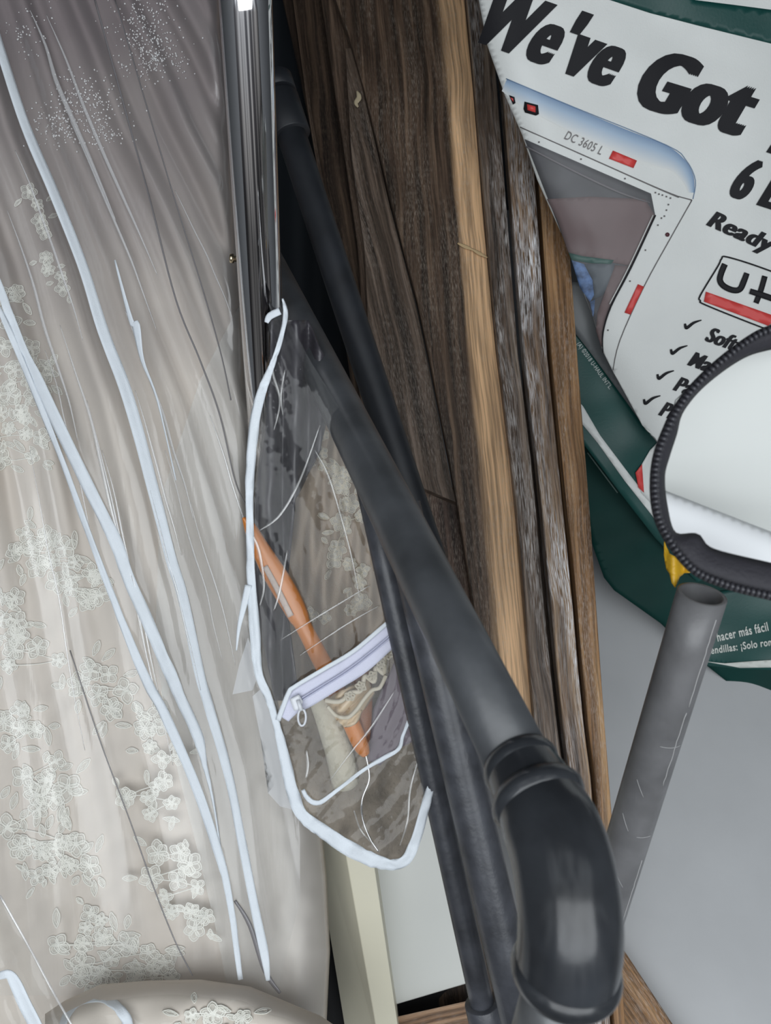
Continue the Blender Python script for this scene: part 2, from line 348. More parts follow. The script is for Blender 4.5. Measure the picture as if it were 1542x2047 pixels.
board('wooden_board', [(-350, 590), (0, 668), (100, 709), (290, 756), (408, 783), (613, 838), (700, 856), (972, 909), (1200, 945), (1450, 985), (2047, 1080), (2350, 1130)],
      [(-350, 895), (0, 930), (182, 947), (408, 965), (700, 992), (933, 1021), (1089, 1037), (1400, 1062), (1700, 1092), (2350, 1155)], -350, 2400, .988, .022, wmD,
      'broad board with a tan sapwood stripe and a short scratch, widest of the leaning boards', dome=.002)
board('wooden_board', [(-350, 900), (0, 934), (182, 951), (408, 969), (700, 996), (933, 1024), (1089, 1040), (1400, 1065), (1700, 1095), (2350, 1158)],
      [(-350, 950), (127, 991), (408, 1013), (700, 1036), (972, 1069), (1167, 1085), (1400, 1108), (1570, 1131), (2047, 1180), (2350, 1210)], -350, 2400, .975, .026, wmE,
      'narrow brown and grey limed board between the broad tan striped board and a black gap', dome=.0015)
board('wooden_board', [(-350, 960), (127, 1001), (408, 1023), (700, 1047), (972, 1080), (1167, 1097), (1400, 1120), (1570, 1142), (2047, 1190), (2350, 1220)],
      [(-350, 1020), (127, 1052), (354, 1070), (700, 1094), (972, 1122), (1128, 1138), (1284, 1153), (1400, 1162), (1570, 1184), (2047, 1222), (2350, 1245)], -350, 2400, .982, .026, wmF,
      'narrow board covered in silvery white grain flecks, second from the right', dome=.0015)
board('wooden_board', [(-350, 1028), (127, 1060), (354, 1078), (700, 1103), (972, 1130), (1128, 1147), (1284, 1162), (1400, 1171), (1570, 1192), (2047, 1228), (2350, 1252)],
      [(-350, 1075), (127, 1105), (490, 1140), (700, 1155), (1050, 1183), (1400, 1207), (1640, 1226), (2047, 1252), (2350, 1270)], -350, 2400, .985, .03, wmG,
      'warm brown rounded board, outermost on the right beside the grey floor', bevel=.006, dome=.003)
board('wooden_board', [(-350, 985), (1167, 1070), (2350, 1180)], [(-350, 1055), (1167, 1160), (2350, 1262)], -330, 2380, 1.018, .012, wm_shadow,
      'added very dark board that paints the shade in the narrow gaps between the limed boards')  # board added behind so the gaps between boards come out black
# scratch in the tan stripe
def Sw(k): return lambda x, y: P(x, y, woodD(y, k))
o = ribbon('scratch', [(915, 486, 3), (930, 493, 7), (945, 499, 4), (958, 506, 7), (975, 515, 2)], Sw(.985), simple('raw_wood_chip', (.55, .40, .22), .8), n=4, ruffle=.001); tag(o, 'pale raw splinter gouged across the tan stripe of the broad board', 'splinter')
o = ribbon('wood_chip', [(714, 182, 3), (718, 195, 10), (712, 205, 8), (716, 214, 3)], Sw(.99), simple('straw_chip', (.50, .42, .28), .8), n=4, ruffle=.002); tag(o, 'small straw coloured wood chip caught on the dark split board', 'wood chip')
# board lying on the floor at bottom right
def bx_px(name, top, D, thick, m, parent=None, flat=True, bevel=.001, uvdir=None, back=None):
    """prism: front polygon given in pixels (with depths), pushed back along the floor normal"""
    bm = bmesh.new(); uvl = bm.loops.layers.uv.new('UVMap')
    f = [P(x, y, D if not callable(D) else D(x, y)) for x, y in top]
    bb = [p + Vector((0, 0, -thick)) for p in f] if back is None else [P(x, y, d) for x, y, d in back]
    fv = [bm.verts.new(p) for p in f]; bv = [bm.verts.new(p) for p in bb]; n = len(f)
    bm.faces.new(fv); bm.faces.new(bv[::-1])
    for i in range(n): bm.faces.new((fv[i], bv[i], bv[(i+1) % n], fv[(i+1) % n]))
    ax = (f[1]-f[0]).normalized() if uvdir is None else (f[uvdir[1]]-f[uvdir[0]]).normalized(); nn = (f[1]-f[0]).cross(f[2]-f[0]).normalized(); ay = nn.cross(ax)
    for fc in bm.faces:
        for lp in fc.loops:
            q = lp.vert.co - f[0]; lp[uvl].uv = (q.dot(ax), q.dot(ay) + q.dot(nn))
    return link(name, bm, m, parent, flat=flat, bevel=bevel)
def zD(h):   # depth of pixel on horizontal plane z=h
    return lambda x, y: (CAMZ-h)/(SY - CY*(1023.5-y)/F)
o = bx_px('floor_plank', [(1215, 1860), (1252, 1905), (1420, 2160), (1230, 2160)], zD(.045), .044, wmG, uvdir=(1, 2)); tag(o, 'tan plank lying flat on the grey floor at the foot of the warm brown board', 'plank')

# ------------------------------------------------------------------ cream tray / cabinet bottom
creamT = thing('cream_cabinet', P(850, 1900, 1.1)*1.0, 'cream cabinet panel with thick rail and white inset panel lying behind the black pipes', 'cabinet')
M['cream'] = simple('cream_paint', (.66, .63, .50), .45, nscale=12, namt=.03)
M['tan_side'] = simple('cream_rail_paint', (.40, .37, .31), .6)
M['white_panel'] = simple('white_laminate', (.62, .63, .60), .35, nscale=4, namt=.02)
bx_px('rail', [(655, 1500), (712, 1480), (806, 2120), (764, 2120)], .95, .1, M['cream'], creamT, back=[(600, 1500, 1.02), (720, 1480, 1.03), (810, 2120, 1.03), (700, 2120, 1.02)])
bx_px('inset_panel', [(700, 1480), (900, 1440), (935, 1965), (793, 2007)], lambda x, y: 1.02, .01, M['white_panel'], creamT)
bx_px('gap_shade_strip', [(780, 1985), (960, 1930), (980, 2025), (770, 2060)], lambda x, y: 1.045, .012, M['void'], creamT)  # black strip added to paint the dark gap below the inset panel
o = bx_px('brown_plank', [(760, 2040), (960, 1995), (990, 2160), (780, 2160)], lambda x, y: 1.0 , .014, wood('brown_particle_wood', (.10, .055, .03), (.22, .13, .075), (.36, .23, .14), fleck=.3, seed=12)); tag(o, 'short brown plank lying below the white inset panel at the bottom edge', 'plank')
o = bx_px('gap_shade_slab', [(600, 1560), (720, 1560), (740, 2160), (560, 2160)], lambda x, y: 1.045, .02, M['void'], bevel=.004); tag(o, 'black cloth added to paint the dark gap between the gown and the cream rail', 'filler')  # black slab added in place of the shaded floor in the gap

# ------------------------------------------------------------------ pipes
def elbow_pts(px): return [P(*p) for p in px]
t = thing('black_pipe', P(1090, 2300, .5), 'thick black pipe with a glossy elbow, running diagonally in front of everything', 'pipe')
A = P(490, 430, 1/0.95); B = P(1048, 1545, 1/2.36)
tube('long_pipe', [A.lerp(B, i/8) for i in range(9)], .0188, M['pipe'], t, 48)
el = smooth([(1040, 1528, .428), (1077, 1600, .408), (1116, 1690, .388), (1136, 1790, .375), (1140, 1880, .372), (1128, 1965, .378)], 8)
n = len(el); rr = []
for i in range(n):
    s = i/(n-1); r = .0198 + .0052*min(1, s*3.2)
    if s > .9: r -= .0015*(s-.9)/.1
    rr.append(r)
bm = bmesh.new(); sweep(bm, [P(*p) for p in el], rr, 56); link('elbow_fitting', bm, M['elbow'], t)
def ring(i, dr, w, name):
    a = P(*el[i]); b = P(*el[i+1]); d = (b-a).normalized()
    pts = [a + d*(w*(k/6-.5)) for k in range(7)]; rad = [rr[i] + dr*math.sin(math.pi*k/6) for k in range(7)]
    bm = bmesh.new(); sweep(bm, pts, rad, 56); link(name, bm, M['elbow'], t)
ring(1, .0016, .010, 'collar_ring'); ring(8, .0026, .012, 'collar_ring'); ring(n-4, .0022, .012, 'collar_ring')
C1 = P(1128, 1955, .380); C2 = P(1010, 2330, .50)
M['pipe_grey'] = simple('grey_metal_pipe', (.13, .135, .14), .34, metal=.35, nscale=30, namt=.2, bump=.1, bscale=160)
tube('lower_pipe', [C1.lerp(C2, i/4) for i in range(5)], .0182, M['pipe_grey'], t, 40)

def pipe(name, a, b, da, db, r, m, label, extra=None):
    A = P(*a, da); B = P(*b, db); root = thing(name, B, label, 'pipe')
    tube('pipe_tube', [A.lerp(B, i/6) for i in range(7)], r, m, root, 36)
    for (s, w, k) in (extra or []):
        c = A.lerp(B, s); d = (B-A).normalized()
        bm = bmesh.new(); sweep(bm, [c-d*w/2, c-d*w*.48, c+d*w*.48, c+d*w/2], [r*k*.97, r*k, r*k, r*k*.97], 36); link('coupling', bm, m, root)
    return root
pipe('black_pipe', (552, 175), (905, 1250), .90, .82, .0170, simple('shaded_black_pipe', (.014, .016, .02), .5, nscale=30, namt=.3), 'black pipe darkened in colour for the deep shadow between the chrome tube and the dark boards', [(.06, .05, 1.3), (0.0, .02, 1.3)])  # colour darkened so the pipe carries the deep shade of the cavity
pipe('black_pipe', (732, 950), (985, 2100), .651, .69, .0108, M['pipe2'], 'thin black pipe with an end coupling, left of the parallel thicker pipe', [(.945, .035, 1.45)])
pipe('black_pipe', (800, 1010), (1050, 2070), .622, .62, .0165, M['pipe2'], 'scuffed black pipe running down behind the glossy elbow')
# grey open pipe
M['scuffpipe'] = simple('scuffed_grey_pipe', (.15, .15, .155), .38, nscale=30, namt=.2, bump=.15, bscale=120)
g = thing('grey_pipe', P(1060, 2300, .9), 'scuffed grey pipe standing open end up on the grey floor', 'pipe')
A = P(1404, 1188, .575); B = P(1118, 2130, .80)
bm = bmesh.new(); pts = [A.lerp(B, i/12) for i in range(13)]; R = .0180; seg = 48
ro = sweep(bm, pts, R, seg, cap=False); d = (B-A).normalized()
ri = sweep(bm, pts[:6], R*.82, seg, cap=False)
for k in range(seg): bm.faces.new((ro[0][k], ri[0][k], ri[0][(k+1) % seg], ro[0][(k+1) % seg]))
bm.faces.new(ri[-1]); bm.faces.new(ro[-1]); link('pipe_tube', bm, M['scuffpipe'], g)
M['scr'] = simple('pale_scratch', (.42, .42, .42), .6)
# scratches: thin raised marks that follow the tube's surface
def on_tube(s, ang):
    c = A.lerp(B, s); u = d.cross(DV).normalized(); v = d.cross(u).normalized()
    if v.dot(DV) > 0: v = -v
    return c + (u*math.sin(ang) + v*math.cos(ang))*(R+.00015)
def scratch(pts, w=.0005):
    bm = bmesh.new(); sweep(bm, [on_tube(*p) for p in pts], w*.5, 6); link('scratch_mark', bm, M['scr'], g)
scratch([(.23, a/10) for a in range(-3, 9)]); scratch([(.40, a/10) for a in range(-1, 8)])
for (s, a0) in ((.30, -.8), (.37, -1.0), (.48, -.5), (.58, -.3), (.56, -.7)): scratch([(s + k*.006, a0 + k*.12) for k in range(5)])
for (s0, s1, a0) in ((.02, .16, .45), (.17, .30, .42), (.45, .6, .6)):
    scratch([(s0 + (s1-s0)*k/16, a0 + .05*noise.noise(Vector((k*.9, s0*9, 0)))) for k in range(17)], .0008)

o = patch('gap_shade_sheet', [(400, -250), (660, -250), (720, 400), (840, 1100), (480, 1100)], lambda x, y: P(x, y, 1.40 + .01*math.sin(x/14)), simple('navy_black_shade', (.008, .012, .017), .8), None, 12, solid=.003)
tag(o, 'dark navy cloth added to darken the deep gap between the chrome tube and the darkest board', 'filler')  # added sheet whose near-black colour stands in for shade in the gap
# chrome tube
c = thing('chrome_tube', P(548, 930, .9), 'polished chrome garment rack tube standing between the gown bag and dark boards', 'tube')
A = P(484, -140, 1/1.67); B = P(540, 960, 1/1.10)
tube('tube_body', [A.lerp(B, i/10) for i in range(11)], .0215, M['chrome'], c, 64)
dd = (B-A).normalized(); sidev = dd.cross(DV).normalized(); sidev = sidev if sidev.x < 0 else -sidev
q = P(472, 517, .775)
bm = bmesh.new(); sweep(bm, [q - sidev*.006, q + sidev*.002, q + sidev*.0025, q + sidev*.0055, q+sidev*.006], [.003, .003, .0046, .0046, .0038], 24); link('rivet', bm, M['brass'], c)

# ------------------------------------------------------------------ gown
S1 = [(-300, -150), (0, -38), (97, 0), (249, 50), (389, 109), (525, 163), (661, 206), (798, 257), (981, 307), (1117, 342), (1195, 366), (1350, 400), (1413, 418), (1554, 458), (1695, 486), (1831, 513), (1908, 529), (2050, 548), (2600, 600)]
def fcoord(x, y): return (x - interp(S1, y)) / (0.62 + .38*min(y, 2000)/2000)
def folds(x, y):
    f = fcoord(x, y) + 26*noise.noise(Vector((x/420, y/600, 3.1)))
    v = .0090*math.sin(f/29+.6) + .0048*math.sin(f/13.5+1+y/500) + .0045*math.sin(f/71) + .0005*math.sin(f/6.1+y/300)
    soft = max(0, min(1, (y-950)/500))
    v = v*(1-.72*soft) + soft*.016*noise.noise(Vector((f/150, y/330, 9))) + soft*.005*noise.noise(Vector((x/45 + y/70, y/60 - x/90, 2)))
    return v
GR = [(-400, 400), (0, 446), (500, 478), (900, 505), (1200, 520), (1450, 590), (1640, 641), (1750, 652), (1900, 659), (2047, 652), (2600, 560)]
def gownD(x, y):
    r = interp(GR, y); e = max(0, (x - (r-95))/95) if y > 1250 else max(0, (x-(r-40))/40)
    base = .845 + .02*math.sin(y/700) + (0 if y < 1900 else (y-1900)*.00012)
    return base + folds(x, y) + .09*e**3
def Gn(off=0): return lambda x, y: P(x, y, gownD(x, y) - off)
gown = thing('wedding_gown', P(250, 2300, .9), 'ivory and nude tulle wedding gown with floral lace, inside the large clear garment bag', 'wedding gown')
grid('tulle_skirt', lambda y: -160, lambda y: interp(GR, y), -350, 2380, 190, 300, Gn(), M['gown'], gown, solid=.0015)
def R2(y): return interp([(600, 484), (760, 400), (1000, 320), (1300, 310), (1500, 345), (1700, 395), (1850, 430), (2050, 470), (2600, 520)], y)
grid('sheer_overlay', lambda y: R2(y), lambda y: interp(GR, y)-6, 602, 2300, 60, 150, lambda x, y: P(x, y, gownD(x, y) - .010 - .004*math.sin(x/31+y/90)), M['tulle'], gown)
# lace appliques
def loop_tube(bm, pts, r):
    rings = []; n = len(pts); seg = 5
    for i in range(n):
        t = (pts[(i+1) % n] - pts[i-1]).normalized(); up = (DV - t*DV.dot(t)).normalized(); sd = t.cross(up)
        rings.append([bm.verts.new(pts[i] + (up*math.cos(2*math.pi*k/seg)+sd*math.sin(2*math.pi*k/seg))*r) for k in range(seg)])
    for i in range(n):
        a, b = rings[i], rings[(i+1) % n]
        for k in range(seg): bm.faces.new((a[k], a[(k+1) % seg], b[(k+1) % seg], b[k]))
def petal(bm, bf, cx, cy, ang, ln, wd, fn, r):
    pts = []; 
    for i in range(16):
        a = 2*math.pi*i/16; u = (1-math.cos(a))/2*ln; w = math.sin(a)*wd*(.45+.55*math.sin(math.pi*min(1, u/ln*.9)))
        x = cx + u*math.cos(ang) - w*math.sin(ang); y = cy + u*math.sin(ang) + w*math.cos(ang)
        pts.append((x + random.uniform(-.5, .5), y + random.uniform(-.5, .5)))
    loop_tube(bm, [fn(x, y) for x, y in pts], r)
    mx = sum(p[0] for p in pts)/16; my = sum(p[1] for p in pts)/16
    loop_tube(bm, [fn(mx+(x-mx)*.62, my+(y-my)*.62) for x, y in pts[::2]], r*.7)
    if bf is not None:
        c0 = bf.verts.new(fn(mx, my)); vs = [bf.verts.new(fn(x, y)) for x, y in pts]
        for i in range(16): bf.faces.new((c0, vs[i], vs[(i+1) % 16]))
def flower(bm, bf, cx, cy, R, fn, n=5, r=.0005):
    a0 = random.random()*6
    for k in range(n): petal(bm, bf, cx, cy, a0 + 2*math.pi*k/n + random.uniform(-.15, .15), R*random.uniform(.85, 1.1), R*.42, fn, r)
    for k in range(5):
        a = k*1.26; loop_tube(bm, [fn(cx + 3*math.cos(a) + 2*math.cos(b*1.57), cy + 3*math.sin(a) + 2*math.sin(b*1.57)) for b in range(4)], r)
def stem(bm, pts, fn, r=.0005):
    sweep(bm, [fn(*p) for p in smooth(pts, 5)], r, 5)
def applique(name, cx, cy, sx, sy, nf, nl, fn, parent, R=16, r=.00065, ang=0, fill=True, lim=None):
    R *= 1.3; nf = max(2, int(nf*.8))
    bm = bmesh.new(); bf = bmesh.new(); cs = []
    for k in range(nf*14):
        if len(cs) >= nf: break
        a = random.random()*6.28; q = math.sqrt(random.random()); u, v = q*sx*math.cos(a), q*sy*math.sin(a)
        x = cx + u*math.cos(ang) - v*math.sin(ang); y = cy + u*math.sin(ang) + v*math.cos(ang)
        if lim and not lim(x, y): continue
        if all(math.hypot(x-a_, y-b_) > R*1.35 for a_, b_ in cs): cs.append((x, y))
    cs.sort(key=lambda p: p[1])
    for i, (x, y) in enumerate(cs):
        flower(bm, bf, x, y, R*random.uniform(.75, 1.2), fn, random.choice((4, 5, 5, 6)), r)
        if i: 
            x2, y2 = cs[i-1]; stem(bm, [(x, y), ((x+x2)/2 + random.uniform(-12, 12), (y+y2)/2 + random.uniform(-6, 6)), (x2, y2)], fn, r)
        for k in range(nl):
            a = random.random()*6.28; q = R*1.25
            petal(bm, bf, x + q*math.cos(a), y + q*math.sin(a), a + random.uniform(-.4, .4), R*random.uniform(.9, 1.7), R*.28, fn, r*.9)
    o = link(name, bm, M['lace'], parent)
    if fill: link('net_fill', bf, M['lacefill'], o)
    else: bf.free()
    return o
GL = Gn(.0022)
for a in [(35, 760, 60, 85, 16, 2, 17, .2), (20, 610, 30, 45, 5, 1, 15, 0), (40, 880, 55, 60, 9, 2, 15, 0), (110, 1110, 95, 38, 12, 2, 17, .35), (160, 1180, 55, 34, 7, 2, 16, 0),
          (15, 1230, 35, 60, 7, 2, 16, 0), (60, 1310, 60, 40, 7, 1, 17, .3), (30, 1455, 50, 40, 7, 2, 17, 0), (85, 1560, 55, 55, 8, 3, 20, .6), (70, 1660, 60, 45, 7, 3, 19, .4),
          (150, 1710, 42, 32, 5, 4, 18, .2), (95, 1745, 30, 26, 3, 2, 13, 0), (205, 1370, 70, 45, 8, 2, 18, .9), (300, 1440, 40, 55, 6, 2, 16, 0),
          (210, 1905, 100, 36, 11, 3, 20, .12), (190, 1855, 28, 32, 4, 1, 14, 0), (300, 1945, 50, 26, 5, 2, 16, 0), (180, 1965, 70, 22, 5, 1, 16, 0)]:
    applique('lace_applique', a[0], a[1], a[2], a[3], a[4], a[5], GL, gown, R=a[6], ang=a[7])
GL2 = Gn(.0150)
for a in [(345, 1745, 60, 55, 9, 1, 17, .4), (375, 1830, 45, 26, 5, 1, 16, .2), (300, 1600, 55, 34, 7, 1, 16, -.2), (330, 1530, 34, 40, 4, 1, 14, 0)]:
    applique('lace_applique', a[0], a[1], a[2], a[3], a[4], a[5], GL2, gown, R=a[6], ang=a[7])
# gold tinted lace strip seen high up through the bag
for a in [(70, 430, 16, 60, 5, 1, 12, -.35), (110, 560, 16, 55, 5, 1, 12, -.35)]: applique('lace_applique', a[0], a[1], a[2], a[3], a[4], a[5], GL, gown, R=a[6], ang=a[7], r=.0004)
# beaded bodice sparkle
bm = bmesh.new()
for (cx, cy, sx, sy, nn) in [(290, 70, 55, 85, 330), (170, 200, 70, 55, 220), (120, 250, 50, 40, 160), (210, 270, 40, 20, 70), (60, 60, 50, 60, 60), (330, 120, 50, 30, 100)]:
    for _ in range(nn):
        x = random.gauss(cx, sx*.55); y = random.gauss(cy, sy*.55)
        if x > 425: continue
        bmesh.ops.create_icosphere(bm, subdivisions=1, radius=random.uniform(.0005, .0012), matrix=Matrix.Translation(Gn(.002)(x, y)))
o = link('bodice_beads', bm, M['bead'], gown); o['kind'] = 'stuff'

# ------------------------------------------------------------------ large clear garment bag
def bagD(x, y):
    f = fcoord(x, y) + 20*noise.noise(Vector((x/300, y/500, 1.7)))
    v = .0028*math.sin(f/23) + .0010*math.sin(f/9.5+y/400)*(.5+noise.noise(Vector((x/140, y/400, 5)))) + .0004*math.sin(f/4.1 + 2*noise.noise(Vector((x/90, y/220, 0))))*max(0,noise.noise(Vector((x/100, y/300, 15)))+.2)
    r = interp(GR, y); e = max(0, (x-(r-40))/40)
    return .845 + .02*math.sin(y/700) - .036 + v + .004*math.sin(f/40 + y/900) + .03*e**3
def Bg(off=0): return lambda x, y: P(x, y, bagD(x, y) - off)
bag = thing('garment_bag', P(300, 2300, .88), 'large clear vinyl garment bag with white binding over the floral lace wedding gown', 'garment bag')
BR = [(-400, 390), (0, 440), (500, 474), (900, 500), (1200, 505), (1350, 520), (1500, 560), (1640, 600), (1800, 600), (1960, 560), (2300, 560)]
grid('clear_panel', lambda y: -160, lambda y: interp(BR, y), -350, 1990, 170, 260, Bg(), M['vinyl'], bag)
ribbon('binding', [(-20, 30, 17), (0, 97, 18), (50, 249, 19), (109, 389, 20), (163, 525, 20), (206, 661, 22), (257, 798, 24), (307, 981, 23), (342, 1117, 22), (366, 1195, 21), (400, 1350, 20), (418, 1413, 20), (458, 1554, 18), (486, 1695, 17), (513, 1831, 18), (529, 1908, 17), (536, 1960, 8)], Bg(.003), M['bind'], bag, ruffle=.0015)
ribbon('binding', [(-30, 500, 14), (0, 576, 15), (45, 700, 20), (78, 767, 24), (156, 930, 24), (206, 1031, 24), (233, 1086, 26), (257, 1156, 24), (292, 1234, 25), (323, 1308, 24), (342, 1350, 25), (363, 1400, 22), (395, 1470, 22), (410, 1530, 10), (428, 1610, 4), (446, 1740, 3)], Bg(.004), M['bind'], bag, ruffle=.002)
ribbon('binding', [(-10, 600, 8), (23, 673, 12), (78, 806, 12), (128, 930, 11), (167, 1039, 12), (218, 1175, 13), (288, 1350, 19), (327, 1423, 20), (381, 1545, 19), (431, 1686, 18), (458, 1790, 14), (481, 1958, 10)], Bg(.005), M['bind'], bag, ruffle=.002)
ribbon('seam_fold', [(230, 520, 3), (262, 640, 9), (272, 650, 16), (285, 720, 7), (315, 800, 3), (352, 960, 2)], Bg(.004), M['bind'], bag, n=5)
M['seam'] = vinyl('vinyl_seam', haze=.75, hazecol=(.22, .21, .22), rough=.2, gl=1)
for pts in ([(190, 0, 3), (245, 200, 3), (300, 400, 3), (352, 600, 3), (400, 720, 3), (440, 830, 3), (470, 960, 2), (497, 1020, 2)],
            [(230, 0, 2), (290, 200, 2), (350, 400, 2), (400, 560, 2), (440, 700, 2), (462, 800, 2)],
            [(140, 1300, 2), (200, 1480, 2), (260, 1640, 2), (310, 1780, 2), (350, 1880, 2), (385, 1950, 2)],
            [(470, 1800, 6), (500, 1850, 9), (530, 1940, 10), (560, 1985, 6)]):
    ribbon('seam', pts, Bg(.002), M['seam'], bag, n=6, seg=2)
# pale raised strips that paint highlights along the vinyl creases
M['crease_glint'] = vinyl('crease_highlight', haze=.28, hazecol=(.9, .9, .92), rough=.2, gl=2, bump=.1)
M['crease_glint2'] = vinyl('soft_crease_highlight', haze=.16, hazecol=(.8, .8, .8), rough=.12, gl=1.6, bump=.1)
for (x, y, ln, w) in [(60, 20, 420, 9), (95, 30, 520, 7), (30, 300, 380, 5), (140, 240, 420, 5), (15, 420, 460, 6), (250, 620, 420, 5), (120, 650, 560, 6), (175, 800, 560, 4), (205, 900, 500, 4), (330, 900, 420, 3),
                      (270, 780, 330, 4), (350, 380, 260, 3), (300, 980, 400, 3), (380, 1000, 330, 3), (90, 700, 420, 3), (420, 830, 260, 4), (60, 900, 600, 3), (235, 1050, 480, 3)]:
    f0 = x - interp(S1, y); pts = []
    for k in range(7):
        yy = y + ln*k/6; pts.append((interp(S1, yy) + f0*(1 + .35*(yy-y)/1000) + 5*noise.noise(Vector((k*.7, x*.1, y*.1))), yy, w*math.sin(math.pi*(k+.25)/6.5)))
    ribbon('crease_highlight', pts, Bg(.0035), M['crease_glint'], bag, n=5, seg=3, solid=.0004)
patch('frosted_flap', [(496, 1275), (520, 1340), (505, 1380), (465, 1388), (478, 1330)], lambda x, y: P(x, y, .705), M['frost'], bag, solid=0)

# ------------------------------------------------------------------ hanging bag in the middle with hanger
def b2D(x, y):
    u = (x-640)*.87 - (y-1100)*.32*(1 if y < 1250 else 1-(y-1250)/260); w = (x-640)*.3 + (y-1100)*.9
    return .668 + .0007*noise.noise(Vector((x/14, y/16, 2)))*(1 if y > 1450 else .25) + .006*noise.noise(Vector((u/70, w/260, 5))) + .0011*noise.noise(Vector((u/13, w/150, 7)))
def B2(off=0): return lambda x, y: P(x, y, b2D(x, y) - off)
b2 = thing('garment_bag', P(760, 1760, .70), 'small clear garment bag with white zipper holding the orange hanger, beside the chrome tube', 'garment bag')
outline = [(533, 639), (562, 613), (573, 630), (620, 720), (700, 850), (740, 960), (800, 1200), (830, 1400), (860, 1560), (850, 1611), (827, 1686), (806, 1727), (772, 1731), (717, 1710), (649, 1666), (601, 1625), (587, 1583), (567, 1505), (550, 1436), (536, 1392), (514, 1341), (510, 1255), (502, 1153), (500, 1051), (499, 986), (500, 921), (510, 840), (523, 785), (539, 743), (545, 690)]
link('clear_panel', patch_bm([outline], B2(), 9), M['vinyl2'], b2)
ribbon('binding', [(533, 645, 8), (540, 632, 14), (560, 622, 14)], B2(.002), M['bind'], b2, n=4)
ribbon('binding', [(565, 597, 3), (571, 625, 9), (566, 660, 9), (553, 705, 9), (539, 743, 13), (523, 785, 18), (510, 840, 20), (502, 921, 18), (499, 986, 16), (500, 1051, 14), (502, 1153, 17), (509, 1255, 21), (516, 1341, 17), (536, 1392, 16), (550, 1436, 13), (567, 1505, 20), (585, 1583, 24), (604, 1628, 24), (649, 1664, 28), (717, 1706, 30), (772, 1727, 24), (808, 1722, 22), (829, 1686, 20), (851, 1611, 18), (862, 1570, 14)], B2(.003), M['bind'], b2, ruffle=.003)
ribbon('binding_tail', [(497, 1170, 14), (488, 1210, 12), (478, 1255, 7), (473, 1300, 2)], B2(.004), M['bind'], b2, n=5)
ribbon('inner_binding', [(606, 1578, 7), (617, 1597, 10), (640, 1604, 9), (680, 1575, 7), (727, 1539, 7), (765, 1517, 9), (797, 1497, 7), (806, 1470, 6), (818, 1440, 7)], B2(.002), M['bind'], b2, n=5, ruffle=.002)
zp = ribbon('zipper', [(566, 1435, 26), (585, 1408, 40), (610, 1392, 47), (660, 1362, 46), (715, 1328, 46), (760, 1290, 44), (800, 1252, 40)], B2(.004), M['ziptape'], b2, seg=8)
ribbon('zipper_binding', [(556, 1440, 10), (577, 1386, 9), (590, 1372, 8), (650, 1336, 8), (705, 1303, 8), (750, 1266, 8), (790, 1232, 8)], B2(.006), M['bind'], zp)
bm = bmesh.new(); c_ = smooth([(592, 1405), (640, 1375), (700, 1337), (755, 1294), (800, 1255)], 26)
for i, p in enumerate(c_):
    for s in (-1, 1):
        bmesh.ops.create_cube(bm, size=1, matrix=Matrix.Translation(B2(.007)(p[0]+s*1.6, p[1]+s*1.6)) @ Matrix.Rotation(-.6+PITCH*0, 4, 'Z') @ Matrix.Diagonal((.0006, .0018, .0012, 1)))
o = link('zipper_teeth', bm, M['zipteeth'], zp); o['kind'] = 'stuff'
sl = patch('zipper_slider', [(580, 1397), (598, 1388), (606, 1402), (600, 1418), (588, 1420)], B2(.009), M['zipmetal'], zp, 8, solid=.003)
bm = bmesh.new(); loop_tube(bm, [B2(.012)(604 + 8*math.cos(a*.45), 1434 + 17*math.sin(a*.45)) for a in range(14)], .0011)
sweep(bm, [B2(.012)(596, 1400), B2(.013)(603, 1420)], .0018, 10); link('zipper_pull', bm, M['zipmetal'], zp)
patch('frosted_flap', [(505, 1392), (527, 1372), (548, 1440), (565, 1510), (585, 1590), (598, 1622), (560, 1612), (536, 1585), (548, 1570), (520, 1470)], lambda x, y: P(x, y, .69), M['frost'], b2, solid=0)
# hazy strips that paint bright streaks along creases in the thin vinyl
for pts in ([(555, 690, 2), (545, 740, 5), (560, 800, 4), (548, 860, 2)], [(570, 740, 2), (562, 790, 4), (566, 830, 1)], [(640, 850, 2), (600, 960, 4), (560, 1030, 5), (520, 1060, 2)], [(630, 900, 1), (660, 960, 4), (700, 1100, 3), (720, 1200, 1)],
            [(560, 1280, 1), (640, 1230, 3), (740, 1170, 2)], [(600, 1310, 1), (690, 1250, 3), (760, 1210, 1)], [(708, 1620, 2), (722, 1660, 3), (750, 1690, 2)], [(790, 1380, 2), (745, 1450, 4), (705, 1500, 3), (660, 1560, 1)],
            [(850, 1480, 2), (822, 1570, 4), (815, 1640, 4), (800, 1690, 2)], [(613, 1500, 3), (616, 1530, 6), (612, 1555, 3)], [(575, 1100, 3), (560, 1180, 5), (548, 1220, 2)], [(500, 1060, 3), (518, 1100, 6), (528, 1170, 4), (520, 1210, 2)]):
    ribbon('crease_highlight', pts, B2(.002), M['crease_glint2'], b2, n=6, seg=3, solid=.0003)

